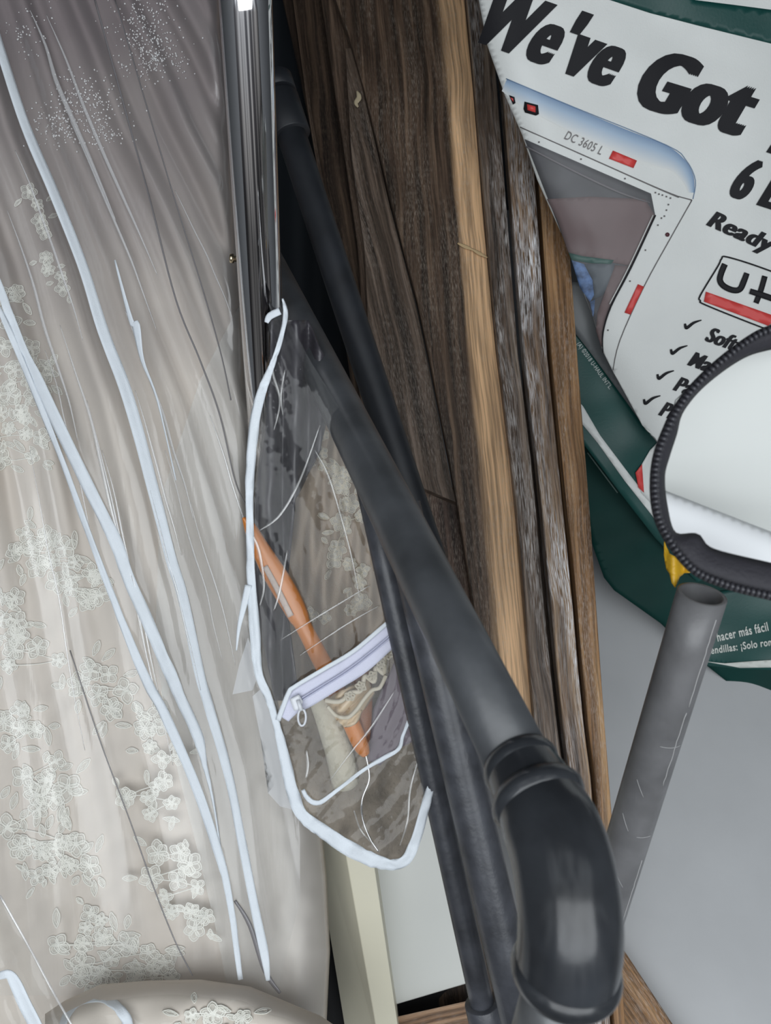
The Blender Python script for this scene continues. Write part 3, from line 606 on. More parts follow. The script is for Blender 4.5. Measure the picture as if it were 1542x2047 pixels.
# hanger
M['hang'] = simple('orange_varnished_wood', (.60, .20, .035), .28, nscale=18, namt=.15)
M['hang2'] = simple('dark_orange_wood', (.26, .085, .025), .35)
M['pad'] = simple('clear_grip_strip', (.55, .45, .40), .4, bump=.5, bscale=300)
h = thing('clothes_hanger', P(735, 1505, .73), 'orange wooden clothes hanger with grip strip and wire hook inside the small clear bag', 'clothes hanger')
def hD(y): return .705 + (y-1040)/460*.02
def flatbar(name, pts, th, m, parent):
    """pts (px,py,width) solid tapered bar"""
    c = smooth(pts, 6); bm = bmesh.new(); rings = []
    for i, p in enumerate(c):
        a = P(*c[max(i-1, 0)][:2], hD(p[1])); b = P(*c[min(i+1, len(c)-1)][:2], hD(p[1])); t = (b-a).normalized(); ctr = P(p[0], p[1], hD(p[1])); sd = t.cross(DV).normalized(); w = p[2]/F*hD(p[1])/2
        rings.append([bm.verts.new(ctr + sd*w*math.cos(k*math.pi/6)*(1 if abs(math.cos(k*math.pi/6)) < .6 else 1) + DV*th*math.sin(k*math.pi/6)) for k in range(12)])
    for r0, r1 in zip(rings, rings[1:]):
        for k in range(12): bm.faces.new((r0[k], r0[(k+1) % 12], r1[(k+1) % 12], r1[k]))
    bm.faces.new(rings[0]); bm.faces.new(rings[-1][::-1]); return link(name, bm, m, parent)
flatbar('hanger_arm', [(488, 1035, 8), (499, 1052, 24), (520, 1095, 36), (545, 1140, 46), (575, 1190, 48), (597, 1232, 42), (606, 1250, 34), (632, 1300, 36), (668, 1370, 38), (700, 1440, 36), (722, 1490, 32), (732, 1508, 18)], .006, M['hang'], h)
ribbon('grip_strip', [(530, 1132, 11), (556, 1180, 12), (582, 1232, 12)], lambda x, y: P(x, y, hD(y)-.0068), M['pad'], h)
flatbar('second_arm', [(718, 1325, 30), (722, 1380, 44), (724, 1440, 40), (728, 1500, 20)], .005, M['hang2'], h).location += DV*.010
tube('hook', [P(*p) for p in smooth([(729, 1500, .722), (736, 1530, .72), (738, 1560, .718), (724, 1600, .716), (726, 1640, .716), (742, 1680, .715), (757, 1702, .715)], 6)], .0009, M['chrome'], h, 10)

# lace dress in the small bag
M['lace_dress'] = simple('beige_sheer_fabric', (.36, .29, .225), .8, nscale=14, namt=.12, bump=.3, bscale=600)
M['lace2'] = simple('beige_lace_thread', (.58, .53, .43), .7)
M['fur'] = simple('grey_brown_plush', (.24, .205, .165), .95, nscale=40, namt=.3, bump=.8, bscale=160)
M['furcream'] = simple('cream_plush', (.58, .54, .44), .95, nscale=80, namt=.08, bump=.8, bscale=220)
ld = thing('lace_dress', P(700, 1460, .77), 'folded beige lace dress in the small clear bag behind the orange hanger', 'dress')
def ldD(x, y): return .772 + .010*math.sin((x-y*.22)/13) + .012*noise.noise(Vector((x/60, y/110, 4))) + .004*math.sin(x/5.+y/60)
LLo = [(600, 585), (720, 600), (850, 590), (1000, 560), (1200, 540), (1400, 560)]; LRo = [(600, 640), (760, 690), (900, 740), (1200, 800), (1400, 820)]
grid('dress_fabric', lambda y: interp(LLo, y), lambda y: interp(LRo, y), 770, 1400, 60, 110, lambda x, y: P(x, y, ldD(x, y)), M['lace_dress'], ld, solid=.001)
LN = lambda x, y: P(x, y, ldD(x, y) - .003)
for a in [(695, 1000, 30, 80, 8, 2, 14, -.1), (690, 1100, 28, 50, 6, 1, 13, 0), (720, 1180, 30, 50, 6, 1, 13, 0), (640, 1235, 22, 22, 3, 0, 12, .7), (660, 900, 20, 50, 4, 1, 12, 0), (740, 1330, 30, 30, 5, 1, 12, 0)]:
    o = applique('lace_applique', a[0], a[1], a[2], a[3], a[4], a[5], LN, ld, R=a[6], ang=a[7], r=.00045)
    o.data.materials[0] = M['lace2']
# lace edge gathered over the hanger
M['satin'] = simple('champagne_satin', (.62, .48, .32), .3, nscale=10, namt=.1)
def knotfn(x, y): return P(x, y, .700 + .006*((x-690)/35)**2 - .003*math.sin((x+y)/4.5))
o = patch('gathered_sleeve', [(648, 1400), (690, 1378), (735, 1360), (748, 1385), (725, 1420), (712, 1446), (690, 1454), (672, 1438), (660, 1412)], knotfn, M['satin'], ld, 6, solid=.003)
bm = bmesh.new(); bmf = bmesh.new()
sweep(bm, [P(x, y, .694) for x, y in smooth([(650, 1400), (680, 1402), (700, 1385), (722, 1380), (730, 1352), (748, 1362), (752, 1335), (768, 1345), (770, 1310), (782, 1300)], 8)], .0022, 8)
sweep(bm, [P(x, y, .692) for x, y in smooth([(655, 1412), (672, 1430), (695, 1434), (712, 1420), (728, 1398), (744, 1380), (760, 1374), (772, 1350)], 8)], .0018, 8)
for (x, y) in ((700, 1392), (722, 1372), (745, 1352), (762, 1330), (776, 1308)): flower(bm, bmf, x, y, 11, lambda a, b: P(a, b, .691), 5, .0005)
link('lace_edging', bm, M['lace2'], ld); bmf.free()
# plush with fur strands
fu = thing('plush_garment', P(720, 1720, .80), 'grey brown plush garment showing through the lower half of the small clear bag', 'garment')
def fuD(x, y): return .748 + .008*noise.noise(Vector((x/35, y/50, 2))) + .0002*abs(x-720)
fpoly = [(545, 1350), (575, 1400), (620, 1395), (700, 1345), (800, 1275), (820, 1400), (848, 1560), (845, 1610), (822, 1680), (803, 1715), (772, 1718), (720, 1698), (655, 1655), (608, 1615), (592, 1560), (565, 1450)]
link('plush_body', patch_bm([fpoly], lambda x, y: P(x, y, fuD(x, y)), 10), M['fur'], fu, solid=.004)
bm = bmesh.new()
for i in range(1500):
    x = random.uniform(575, 840); y = random.uniform(1300, 1700)
    if y > 1600 + (x-590)*.55 or y > 1730 - max(0, x-780)*1.6 or x < 560 + (y-1400)*.2: continue
    a = 1.2 + 1.3*noise.noise(Vector((x/40, y/50, 0))); l = random.uniform(6, 14)
    p0 = P(x, y, fuD(x, y)-.001); p1 = P(x+l*math.cos(a), y+l*math.sin(a), fuD(x, y)-.005); w = RV*.0003
    q = [bm.verts.new(p0-w), bm.verts.new(p0+w), bm.verts.new(p1)]; bm.faces.new(q)
o = link('plush_hair', bm, simple('plush_hair', (.32, .28, .23), .9), fu); o['kind'] = 'stuff'
bm = bmesh.new(); sweep(bm, [P(*p) for p in smooth([(640, 1380, .745), (660, 1440, .742), (680, 1510, .742), (692, 1570, .75)], 6)], [.0135]*18 + [.010], 20)
link('cream_trim', bm, M['furcream'], fu)['label'] = 'cream plush trim'
M['mauve'] = simple('mauve_sheer_fabric', (.17, .14, .17), .7)
patch('dark_lining', [(735, 1520), (745, 1420), (790, 1320), (815, 1400), (830, 1480), (790, 1500), (760, 1530)], lambda x, y: P(x, y, .737), M['mauve'], fu, 12, solid=.001)

# dark clothing in the upper part of the small bag
o = grid('dark_jacket', lambda y: interp([(600, 545), (800, 535), (1000, 510), (1200, 512), (1400, 550)], y), lambda y: interp([(600, 600), (760, 668), (900, 640), (1000, 590), (1200, 570), (1400, 600)], y), 640, 1400, 24, 70,
         lambda x, y: P(x, y, .735 + .010*math.sin(x/8) + .01*noise.noise(Vector((x/25, y/70, 1)))), simple('charcoal_satin', (.045, .042, .05), .35), solid=.002)
tag(o, 'dark charcoal satin garment folded in the top of the small clear bag', 'garment')

# ------------------------------------------------------------------ bags at the bottom left
b3 = thing('garment_bag', P(30, 2300, .62), 'clear garment bag with white binding at the bottom left corner, nearest the camera', 'garment bag')
def b3f(off=0): return lambda x, y: P(x, y, .70 + .003*math.sin((x-y*.45)/14) + .004*noise.noise(Vector((x/70, y/90, 8))) - off)
grid('clear_panel', lambda y: -160, lambda y: interp([(1700, -60), (1790, 0), (1900, 62), (1990, 110), (2060, 150), (2300, 260)], y), 1720, 2300, 40, 60, b3f(), M['vinyl2'], b3)
ribbon('binding', [(-30, 1955, 14), (0, 1950, 16), (18, 1948, 18), (30, 1965, 24), (48, 2005, 26), (66, 2040, 26), (90, 2090, 26), (130, 2160, 26)], b3f(.003), M['bind'], b3, n=5)
ribbon('seam', [(0, 1790, 4), (62, 1900, 4), (110, 1990, 4), (150, 2060, 4)], b3f(.002), M['crease_glint'], b3, n=5)
g3 = thing('bagged_gown', P(350, 2350, .8), 'ivory lace gown bundled along the bottom edge under the larger gown', 'gown')
def g3top(x): return interp([(60, 2047), (130, 2000), (200, 1968), (300, 1960), (400, 1958), (500, 1972), (580, 2005), (640, 2030), (700, 2070), (760, 2120)], x)
def g3f(x, y):
    s = max(0, (y - g3top(x))); return P(x, y, .765 + .06*math.exp(-s/22) + .006*noise.noise(Vector((x/90, y/80, 6))) + .001*math.sin((x*.4+y)/12))
def colgrid(name, x0, x1, nx, ny, depth, fn, m, parent, off=0):
    bm = bmesh.new(); uvl = bm.loops.layers.uv.new('UVMap'); rows = []; uv = {}
    for i in range(nx+1):
        x = x0 + (x1-x0)*i/nx; r = []
        for j in range(ny+1):
            y = g3top(x) + depth*(j/ny)**1.5; v = bm.verts.new(fn(x, y) - DV*off); uv[v] = (x/1000, y/1000); r.append(v)
        rows.append(r)
    for i in range(nx):
        for j in range(ny):
            f = bm.faces.new((rows[i][j], rows[i][j+1], rows[i+1][j+1], rows[i+1][j]))
            for lp in f.loops: lp[uvl].uv = uv[lp.vert]
    return link(name, bm, m, parent)
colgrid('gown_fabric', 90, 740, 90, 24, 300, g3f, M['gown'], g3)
applique('lace_applique', 430, 2045, 70, 26, 7, 3, lambda x, y: g3f(x, y) - DV*.002, g3, R=16)
b4 = thing('garment_bag', P(330, 2350, .78), 'clear garment bag with a white binding loop over the bundled gown at the bottom', 'garment bag')
colgrid('clear_panel', 84, 745, 90, 24, 300, g3f, M['vinyl2'], b4, off=.008)
ribbon('binding', [(128, 2070, 10), (140, 2020, 14), (165, 1990, 15), (205, 1980, 16), (240, 1995, 19), (262, 2025, 22), (262, 2060, 22), (258, 2110, 22)], lambda x, y: g3f(x, y) - DV*.012, M['bind'], b4, n=5, ruffle=.002)

# ------------------------------------------------------------------ printed moving bag
def bgD(x, y):
    D = 1 / (.968 - .168*y/1000)
    le = interp([(-300, 900), (0, 960), (90, 975), (190, 1010), (270, 1045), (360, 1075), (480, 1130), (540, 1145), (700, 1190), (880, 1300)], y)
    e = max(0, 1 - (x-le)/70)
    D += .012*e*e + .006*math.sin(x/210+y/300) + .004*noise.noise(Vector((x/120, y/120, 3)))
    return D
def BGf(off=0): return lambda x, y: P(x, y, bgD(x, y) - off)
mb = thing('moving_bag', P(1380, 1300, 1.40), 'large white and green printed plastic moving bag leaning over the boards', 'bag')
M['bagwhite'] = simple('white_woven_plastic', (.74, .76, .74), .42, nscale=9, namt=.04, bump=.12, bscale=420)
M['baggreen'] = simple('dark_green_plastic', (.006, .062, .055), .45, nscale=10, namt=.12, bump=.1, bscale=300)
M['baggreen2'] = simple('shaded_green_plastic', (.004, .035, .030), .6, nscale=10, namt=.15, bump=.1, bscale=200, spec=.15)  # darker copy of the bag green, shade painted in for down-tilted faces
M['black'] = simple('black_print', (.016, .016, .019), .6, spec=.2)
M['red'] = simple('red_print', (.70, .065, .06), .45)
M['blackline'] = simple('grey_print_line', (.16, .15, .15), .5)
wpoly = [(930, -200), (1750, -200), (1750, 1000), (1330, 900), (1318, 880), (1285, 850), (1225, 740), (1205, 700), (1187, 636), (1150, 540), (1130, 482), (1075, 360), (1045, 270), (1010, 190), (975, 90), (958, 0)]
link('front_panel', patch_bm([wpoly], BGf(), 14), M['bagwhite'], mb, solid=.002)
# bag body behind the front: a stuffed bulk that gives the bag its depth
def body(s, t):
    x = 1290 + s*520; y = -180 + t*930; lx = x + max(0, 620-(y))*0.0
    b = math.sin(math.pi*min(1, max(0, s)))*.5+.5
    return P(x, y, bgD(x, y) + .05 + .12*math.sin(math.pi*t)*min(1, s*1.5))
bm = bmesh.new(); rows = [[bm.verts.new(body(i/16, j/20)) for i in range(17)] for j in range(21)]
for j in range(20):
    for i in range(16): bm.faces.new((rows[j][i], rows[j+1][i], rows[j+1][i+1], rows[j][i+1]))
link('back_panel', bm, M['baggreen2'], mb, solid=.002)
def pr(name, poly, m, off=.0014, ml=22, solid=.0003): return patch(name, poly, BGf(off), m, mb, ml, solid=solid)
pr('green_stripe', [(1220, 0), (1160, -20), (1160, -120), (1330, -60), (1390, 0), (1470, 10), (1700, 40), (1700, 125), (1542, 87), (1400, 52), (1300, 26)], M['baggreen'])
# blue shading printed under the van outline
def printgrad(name, top, depth, m):
    bm = bmesh.new(); uvl = bm.loops.layers.uv.new('UVMap'); c = smooth(top, 8); rows = []; uv = {}
    for i, p in enumerate(c):
        a = c[max(i-1, 0)]; b = c[min(i+1, len(c)-1)]; dx, dy = b[0]-a[0], b[1]-a[1]; l = math.hypot(dx, dy); nx, ny = -dy/l, dx/l
        r = []
        for k in range(9):
            v = bm.verts.new(BGf(.0012)(p[0]+nx*p[2]*k/8, p[1]+ny*p[2]*k/8)); uv[v] = (i/len(c), k/8); r.append(v)
        rows.append(r)
    for r0, r1 in zip(rows, rows[1:]):
        for k in range(8):
            f = bm.faces.new((r0[k], r0[k+1], r1[k+1], r1[k]))
            for lp in f.loops: lp[uvl].uv = uv[lp.vert]
    return link(name, bm, m, mb)
m, n_, b_ = mat('blue_print_fade'); b_.inputs['Roughness'].default_value = .45
t_ = n_.nodes.new('ShaderNodeTexCoord'); s_ = n_.nodes.new('ShaderNodeSeparateXYZ'); r_ = ramp(n_, [(0, (.16, .26, .42)), (.35, (.36, .48, .62)), (1, (.72, .74, .73))])
L_(n_, t_.outputs['UV'], s_.inputs[0]); L_(n_, s_.outputs[1], r_.inputs[0]); L_(n_, r_.outputs[0], b_.inputs['Base Color'])
printgrad('blue_print', [(1014, 158, 26), (1060, 178, 38), (1150, 216, 46), (1250, 258, 48), (1333, 291, 46), (1370, 320, 34), (1387, 352, 26), (1389, 385, 12)], 45, m)
def line(pts, m=None, off=.0018): return ribbon('print_line', pts, BGf(off), m or M['blackline'], mb, n=4, seg=2, solid=.0002)
line([(1040, 254, 2), (1180, 316, 2), (1310, 374, 2.5), (1358, 394, 3.5)]); line([(1384, 400, 2), (1340, 478, 2), (1288, 573, 2), (1240, 680, 2), (1226, 740, 1.5)]); line([(1358, 393, 2), (1384, 400, 2)])
line([(1012, 157, 1.5), (1150, 215, 1.5), (1333, 290, 1.5), (1372, 320, 1.5), (1391, 360, 1.5), (1386, 398, 1.5)], simple('blue_line', (.2, .3, .45), .5))
# see-through window with contents
M['w_dark'] = simple('dark_grey_cloth', (.060, .060, .068), .6, nscale=20, namt=.3); M['w_mauve'] = simple('mauve_brown_cloth', (.17, .115, .115), .7, nscale=15, namt=.12)
M['w_blue'] = simple('blue_denim', (.10, .18, .36), .8, nscale=90, namt=.6); M['w_teal'] = simple('teal_edge', (.01, .09, .07), .5); M['w_steel'] = simple('steel_grey', (.10, .12, .14), .6, nscale=20, namt=.2)
pr('window_backing', [(1049, 278), (1302, 387), (1311, 433), (1223, 610), (1205, 667), (1206, 700), (1187, 636), (1140, 511)], M['w_dark'], .0016)
def inside(name, poly, m, off): patch(name, poly, BGf(off), m, mb, 16, solid=.0006)
inside('mauve_cushion', [(1094, 398), (1180, 393), (1290, 398), (1311, 433), (1262, 532), (1138, 508), (1115, 440)], M['w_mauve'], .0026)
inside('teal_edging', [(1137, 505), (1165, 512), (1228, 520), (1222, 528), (1180, 526), (1143, 520)], M['w_teal'], .0034)
inside('blue_cloth', [(1143, 520), (1168, 528), (1185, 560), (1188, 590), (1180, 604), (1160, 575)], M['w_blue'], .003)
inside('steel_cloth', [(1168, 528), (1228, 526), (1232, 545), (1205, 590), (1186, 600), (1188, 580), (1184, 555)], M['w_steel'], .0028)
inside('lower_cushion', [(1260, 532), (1223, 610), (1205, 667), (1203, 695), (1192, 660), (1195, 625), (1215, 570), (1230, 530)], M['w_mauve'], .003)
inside('blue_cloth', [(1180, 604), (1190, 598), (1188, 625), (1186, 634)], M['w_blue'], .0031)
line([(1050, 292, 3), (1150, 343, 4), (1240, 385, 4), (1300, 405, 2)], simple('grey_print', (.16, .15, .16), .5), .004)
pr('film_window', [(1049, 278), (1302, 387), (1311, 433), (1223, 610), (1205, 667), (1206, 700), (1187, 636), (1140, 511)], M['film'], .006, solid=0)
line([(1311, 430, 3), (1262, 535, 3.5), (1222, 612, 3.5), (1206, 665, 3), (1206, 705, 2)], M['black'], .0065)
line([(1306, 430, 2), (1257, 535, 2), (1219, 608, 2)], M['bagwhite'], .0068)
for x, y in [(1078, 284), (1162, 318), (1250, 357), (1311, 385), (1318, 388), (1325, 390), (1333, 393), (1341, 396), (1337, 409), (1333, 420), (1329, 432), (1323, 436), (1316, 450), (1291, 500), (1260, 562), (1216, 660)]:
    pr('rivet_print', [(x-1.5, y-1.5), (x+1.5, y-1.5), (x+1.5, y+1.5), (x-1.5, y+1.5)], M['blackline'], .0022)
pr('rivet_print', [(x+1335-x+4.5*math.cos(a), 469+4.5*math.sin(a)) for a in (0, .8, 1.6, 2.4, 3.1, 3.9, 4.7, 5.5)], simple('maroon_print', (.10, .03, .04), .5), .0022)
pr('red_print', [(1226, 301), (1274, 321), (1267, 336), (1218, 317)], M['red'], .0024); pr('red_print', [(1276, 568), (1288, 573), (1261, 629), (1249, 625)], M['red'], .0024)
pr('light_print', [(1049, 203), (1076, 210), (1078, 228), (1072, 231), (1050, 225), (1047, 218)], M['black'], .0022); pr('red_print', [(1054, 208), (1071, 213), (1071, 225), (1055, 220)], M['red'], .003)
pr('light_print', [(1018, 190), (1029, 194), (1031, 206), (1026, 209)], M['black'], .0022); pr('red_print', [(1020, 194), (1026, 197), (1027, 204)], M['red'], .003)

def glyphs(txt, bold):
    cu = bpy.data.curves.new('t', 'FONT'); cu.body = txt; cu.offset = bold; cu.space_character = 1.10; cu.resolution_u = 5; cu.size = 1
    ob = bpy.data.objects.new('t', cu); COL.objects.link(ob); dg = bpy.context.evaluated_depsgraph_get(); dg.update()
    me = bpy.data.meshes.new_from_object(ob.evaluated_get(dg)); bpy.data.objects.remove(ob); bpy.data.curves.remove(cu); return me
def text(name, txt, x, y, ang, cap, width, m, fn, parent, bold=.03, shear=.28, ml=9, smear=0):
    """baseline starts at pixel x, y; cap = capital height in px; width = run length in px"""
    me = glyphs(txt, bold); H = .70 + bold*1.2; a = math.radians(ang); out = bmesh.new()
    xs = [v.co.x for v in me.vertices]; x0, x1 = min(xs), max(xs); sx = (width - 2*smear)/(x1-x0); sy = cap/H
    steps = 5 if smear else 1
    for q in range(steps):
        bm = bmesh.new(); bm.from_mesh(me); dx = smear*2*q/(steps-1) if steps > 1 else 0
        for v in bm.verts:
            u = (v.co.x-x0)*sx + v.co.y*sy*shear + dx; w = v.co.y*sy
            v.co = Vector((x + u*math.cos(a) + w*math.sin(a), y + u*math.sin(a) - w*math.cos(a), 0))
        bmesh.ops.remove_doubles(bm, verts=bm.verts, dist=.05)
        refine(bm, ml)
        for v in bm.verts: v.co = fn(v.co.x, v.co.y) - DV*.00001*q
        tmp = bpy.data.meshes.new('t'); bm.to_mesh(tmp); bm.free(); out.from_mesh(tmp); bpy.data.meshes.remove(tmp)
    bpy.data.meshes.remove(me)
    return link(name, out, m, parent, flat=True, solid=.00008)
T = BGf(.0024)
text('large_lettering', "We've", 930, 72, 19.5, 124, 306, M['black'], T, mb, bold=.014, shear=.24, ml=14, smear=6.5)
text('large_lettering', "Got", 1255, 202, 17.0, 124, 236, M['black'], T, mb, bold=.018, shear=.24, ml=14, smear=8.5)
text('large_lettering', "6 L", 1452, 388, 18, 86, 104, M['black'], T, mb, bold=.014, shear=.24, smear=4.5)
text('large_lettering', "R", 1535, 300, 18, 70, 60, M['black'], T, mb, bold=.05)
text('heading_lettering', "Ready To", 1412, 449, 24, 34, 215, M['black'], T, mb, bold=.012, smear=2.6)
text('small_lettering', "DC 3605 L", 1128, 277, 24, 18, 80, M['blackline'], T, mb, bold=.004, shear=.1)
for tx, x, y, w in (("Soft", 1408, 680, 62), ("Mattress", 1374, 729, 130), ("Padded", 1345, 779, 110), ("Protects", 1316, 829, 120)):
    text('list_lettering', tx, x, y, 20, 31, w, M['black'], T, mb, bold=.01, smear=2)
for x, y in ((1370, 652), (1342, 703), (1315, 753), (1288, 803)):
    ribbon('check_mark', [(x, y-5, 4), (x+2, y+3, 6), (x+6, y+2, 6), (x+18, y-7, 5), (x+33, y-12, 2)], T, M['black'], mb, n=4, seg=2, solid=.0003)
# shield logo: rounded outline, U H letters, red bar
ribbon('logo_outline', [(1700, 605, 3), (1542, 542, 3), (1456, 514, 3), (1443, 518, 3), (1436, 532, 3), (1401, 590, 3), (1401, 601, 3), (1412, 610, 3), (1525, 655, 3), (1700, 720, 3)], T, M['black'], mb, n=5, seg=2, solid=.0003)
pr('logo_bar', [(1412, 583), (1542, 629), (1700, 690), (1680, 712), (1528, 648), (1408, 603)], M['red'], .0026)
ribbon('logo_letter', [(1450, 528, 12), (1443, 545, 12), (1440, 560, 12), (1448, 572, 12), (1466, 580, 12), (1480, 578, 12), (1488, 562, 12), (1494, 546, 11)], T, M['black'], mb, n=5, seg=3, solid=.0003)
ribbon('logo_letter', [(1530, 552, 11), (1522, 580, 11), (1512, 606, 11)], T, M['black'], mb, n=4, seg=3, solid=.0003)
ribbon('logo_letter', [(1500, 582, 11), (1525, 590, 12), (1560, 602, 12)], BGf(.003), M['black'], mb, n=4, seg=3, solid=.0003)
# green lower part of the bag
def gD(off): return lambda x, y: P(x, y, 1/(.968-.168*y/1000)*1.0 + .045 + .00004*(y-700) + .008*noise.noise(Vector((x/100, y/100, 6))) - off)
patch('green_side_panel', [(1120, 600), (1150, 660), (1180, 700), (1230, 770), (1290, 855), (1400, 900), (1500, 1000), (1560, 1250), (1400, 1170), (1310, 1075), (1240, 985), (1165, 885), (1110, 820)], gD(0), M['baggreen'], mb, 16, solid=.001)
patch('side_shade_patch', [(1120, 560), (1195, 570), (1230, 700), (1290, 855), (1225, 765), (1180, 704), (1130, 640)], gD(.004), simple('grey_side_shade', (.13, .14, .145), .45), mb, 16, solid=.001)  # grey patch that paints the shade on the side of the bag
patch('white_stripe', [(1150, 795), (1166, 812), (1200, 870), (1260, 950), (1320, 1025), (1318, 1048), (1250, 962), (1195, 885), (1150, 830)], gD(.002), M['bagwhite'], mb, 16, solid=.0004)
patch('corner_print', [(1272, 948), (1300, 900), (1330, 870), (1335, 1050), (1310, 1015), (1282, 985)], gD(.003), M['bagwhite'], mb, 12, solid=.0004)
patch('red_print', [(1271, 945), (1284, 928), (1288, 985), (1277, 975)], gD(.0042), M['red'], mb, 12, solid=.0003)
text('copyright_lettering', "(A) \u00a92018 U-HAUL INT'L.", 1153, 688, 54, 9, 112, simple('pale_print', (.5, .55, .53), .5), gD(.0015), mb, bold=.01, shear=0, ml=6)
lower = [(1110, 780), (1170, 880), (1245, 975), (1320, 1060), (1500, 1180), (1750, 1200), (1750, 1560), (1640, 1500), (1542, 1432), (1400, 1320), (1320, 1245), (1228, 1180), (1208, 1155), (1185, 1090), (1165, 1000), (1120, 900)]
def lD(off): return lambda x, y: P(x, y, 1.345 + (y-1000)*.00012 - (x-1300)*.0001 + .012*noise.noise(Vector((x/130, y/90, 2))) - off)
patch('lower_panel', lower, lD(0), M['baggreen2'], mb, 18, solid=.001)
ribbon('fold_crease', [(1175, 905, 1.5), (1205, 945, 2), (1235, 985, 1.5)], lD(.002), simple('pale_crease', (.25, .35, .32), .5), mb, n=4, seg=2)
patch('text_panel', [(1400, 1190), (1560, 1160), (1700, 1180), (1700, 1340), (1560, 1340), (1480, 1337), (1405, 1330)], lD(.004), M['baggreen'], mb, 18, solid=.001)
PW = simple('white_print', (.62, .64, .60), .5)
text('spanish_lettering', "\u00ed hacer m\u00e1s f\u00e1cil", 1426, 1284, -12, 18, 114, PW, lD(.006), mb, bold=.02, shear=0, ml=8)
text('spanish_lettering', "tendillas: \u00a1Solo rompe", 1416, 1308, -8, 15, 150, PW, lD(.006), mb, bold=.02, shear=0, ml=8)
patch('white_band', [(1408, 1322), (1450, 1326), (1500, 1322), (1560, 1318), (1560, 1334), (1480, 1335)], lD(.0065), PW, mb, 12, solid=.0003)
o = patch('yellow_tag', [(1328, 1080), (1338, 1106), (1360, 1118), (1380, 1145), (1368, 1146), (1358, 1153), (1350, 1174), (1344, 1166), (1340, 1146), (1334, 1138), (1328, 1110)], lambda x, y: P(x, y, .60+.004*math.sin(x/6)), simple('yellow_plastic', (.72, .42, .02), .4), None, 8, solid=.0015); tag(o, 'torn yellow plastic tag beside the zipper rim above the grey pipe mouth', 'tag')

# ------------------------------------------------------------------ white zippered case at the right edge
zc = thing('zippered_case', P(1650, 1300, .5), 'open white soft case with a black zipper rim at the right edge, blurred and close', 'case')
M['zblack'] = simple('black_zipper_fabric', (.026, .025, .032), .7, bump=.3, bscale=400); M['zcoil'] = simple('black_zipper_coil', (.040, .040, .048), .35)
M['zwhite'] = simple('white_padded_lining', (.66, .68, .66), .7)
M['zwhite2'] = simple('lit_white_lining', (.92, .94, .96), .6)  # whiter copy of the lining with the light it catches painted in
ZO = [(1640, 622), (1542, 650), (1490, 676), (1416, 735), (1358, 799), (1323, 864), (1303, 930), (1303, 1010), (1323, 1069), (1378, 1142), (1452, 1177), (1542, 1200), (1640, 1225)]
ZI = [(1640, 680), (1542, 697), (1481, 717), (1408, 770), (1364, 823), (1351, 868), (1337, 911), (1327, 952), (1332, 1010), (1349, 1066), (1395, 1069), (1425, 1098), (1542, 1127), (1640, 1150)]
def rs(pts, n):
    c = smooth(pts, 14); L = [0]
    for a, b in zip(c, c[1:]): L.append(L[-1] + math.hypot(b[0]-a[0], b[1]-a[1]))
    out = []; k = 0
    for i in range(n):
        t = L[-1]*i/(n-1)
        while k < len(L)-2 and L[k+1] < t: k += 1
        f = (t-L[k])/((L[k+1]-L[k]) or 1); out.append((c[k][0]+(c[k+1][0]-c[k][0])*f, c[k][1]+(c[k+1][1]-c[k][1])*f))
    return out
NZ = 90; zo, zi = rs(ZO, NZ), rs(ZI, NZ)
def zD_(y): return .47 + (y-930)*-.00010
bm = bmesh.new(); rows = []
for a, b in zip(zo, zi):
    r = []
    for k in range(6):
        s = k/5; r.append(bm.verts.new(P(a[0]+(b[0]-a[0])*s, a[1]+(b[1]-a[1])*s, zD_(a[1]) - .004*math.sin(math.pi*s) + .006*s)))
    rows.append(r)
for r0, r1 in zip(rows, rows[1:]):
    for k in range(5): bm.faces.new((r0[k], r0[k+1], r1[k+1], r1[k]))
link('zipper_tape', bm, M['zblack'], zc, solid=.002)
bm = bmesh.new(); zz = rs(ZO, 92)
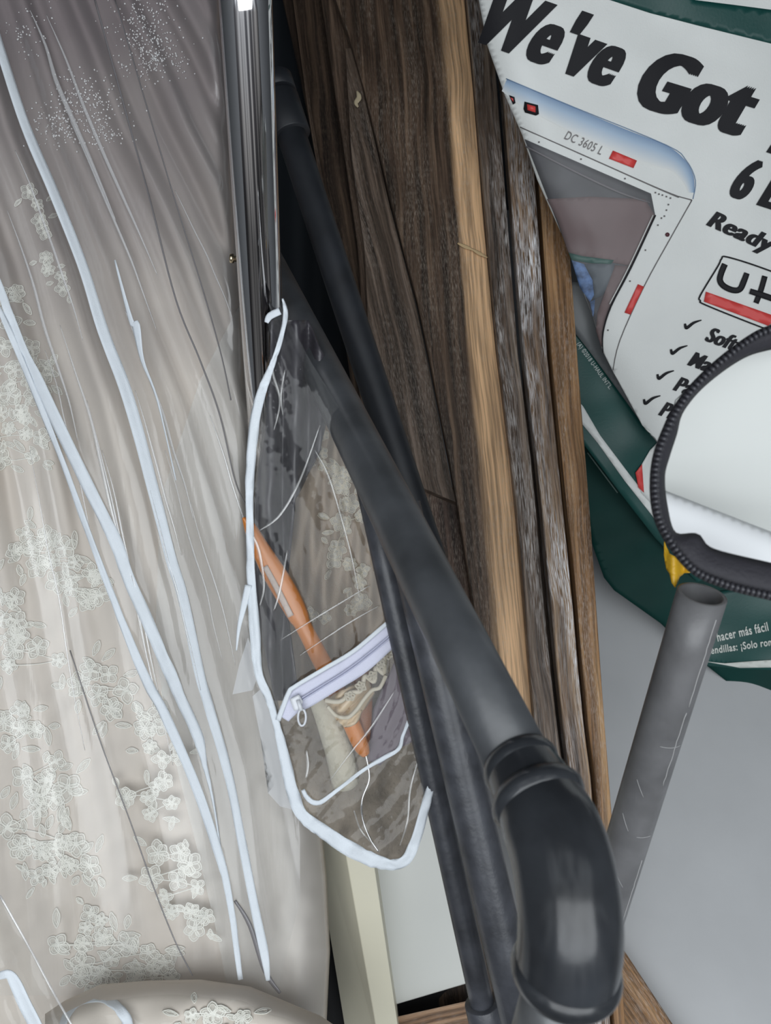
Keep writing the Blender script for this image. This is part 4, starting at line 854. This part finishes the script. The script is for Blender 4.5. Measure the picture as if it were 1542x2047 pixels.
for i, p in enumerate(zz):
    q = zz[min(i+1, len(zz)-1)]; w = zz[max(i-1, 0)]; dx, dy = q[0]-w[0], q[1]-w[1]; l = math.hypot(dx, dy); nx, ny = -dy/l, dx/l
    c0 = P(p[0]+nx*-7, p[1]+ny*-7, zD_(p[1])-.006)
    a_ = P(p[0]+nx*-1, p[1]+ny*-1, zD_(p[1])-.004); b_2 = P(p[0]+nx*-16, p[1]+ny*-16, zD_(p[1])-.005)
    sweep(bm, [a_, a_.lerp(b_2, .5)-DV*.0016, b_2], [.0009, .0016, .0009], 8)
o = link('zipper_coil', bm, M['zcoil'], zc)
o['kind'] = 'stuff'
# white interior: a rounded back wall and a floor fold painted brighter for the light it catches
def inw(x, y): return P(x, y, .50 + .05*math.sin(math.pi*min(1, max(0, (x-1310)/500))))
split = lambda x: 984 + (x-1332)*.39
up = [(1322, 930), (1318, 984), (1332, 990), (1640, 1110), (1750, 1150), (1750, 600), (1640, 640), (1542, 668), (1484, 690), (1410, 745), (1352, 800), (1335, 860)]
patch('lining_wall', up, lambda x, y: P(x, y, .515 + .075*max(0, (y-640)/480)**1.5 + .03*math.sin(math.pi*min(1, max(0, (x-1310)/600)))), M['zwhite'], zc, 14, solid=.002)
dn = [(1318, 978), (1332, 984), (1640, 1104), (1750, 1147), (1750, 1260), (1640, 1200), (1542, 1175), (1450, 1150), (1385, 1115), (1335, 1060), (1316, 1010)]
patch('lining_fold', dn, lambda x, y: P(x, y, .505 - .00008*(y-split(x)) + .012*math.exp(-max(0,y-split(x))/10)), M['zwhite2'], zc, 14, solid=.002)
# outer shell of the case behind
def shell(s, t):
    x = 1300 + s*500; y = 640 + t*560
    c_x = 1325 + (1-math.sin(math.pi*t))*230
    return P(c_x + s*(1800-c_x), y, .57 + .08*math.sin(math.pi*s*.8))
bm = bmesh.new(); rows = [[bm.verts.new(shell(i/14, j/18)) for i in range(15)] for j in range(19)]
for j in range(18):
    for i in range(14): bm.faces.new((rows[j][i], rows[j+1][i], rows[j+1][i+1], rows[j][i+1]))
link('outer_shell', bm, M['zwhite'], zc, solid=.002)
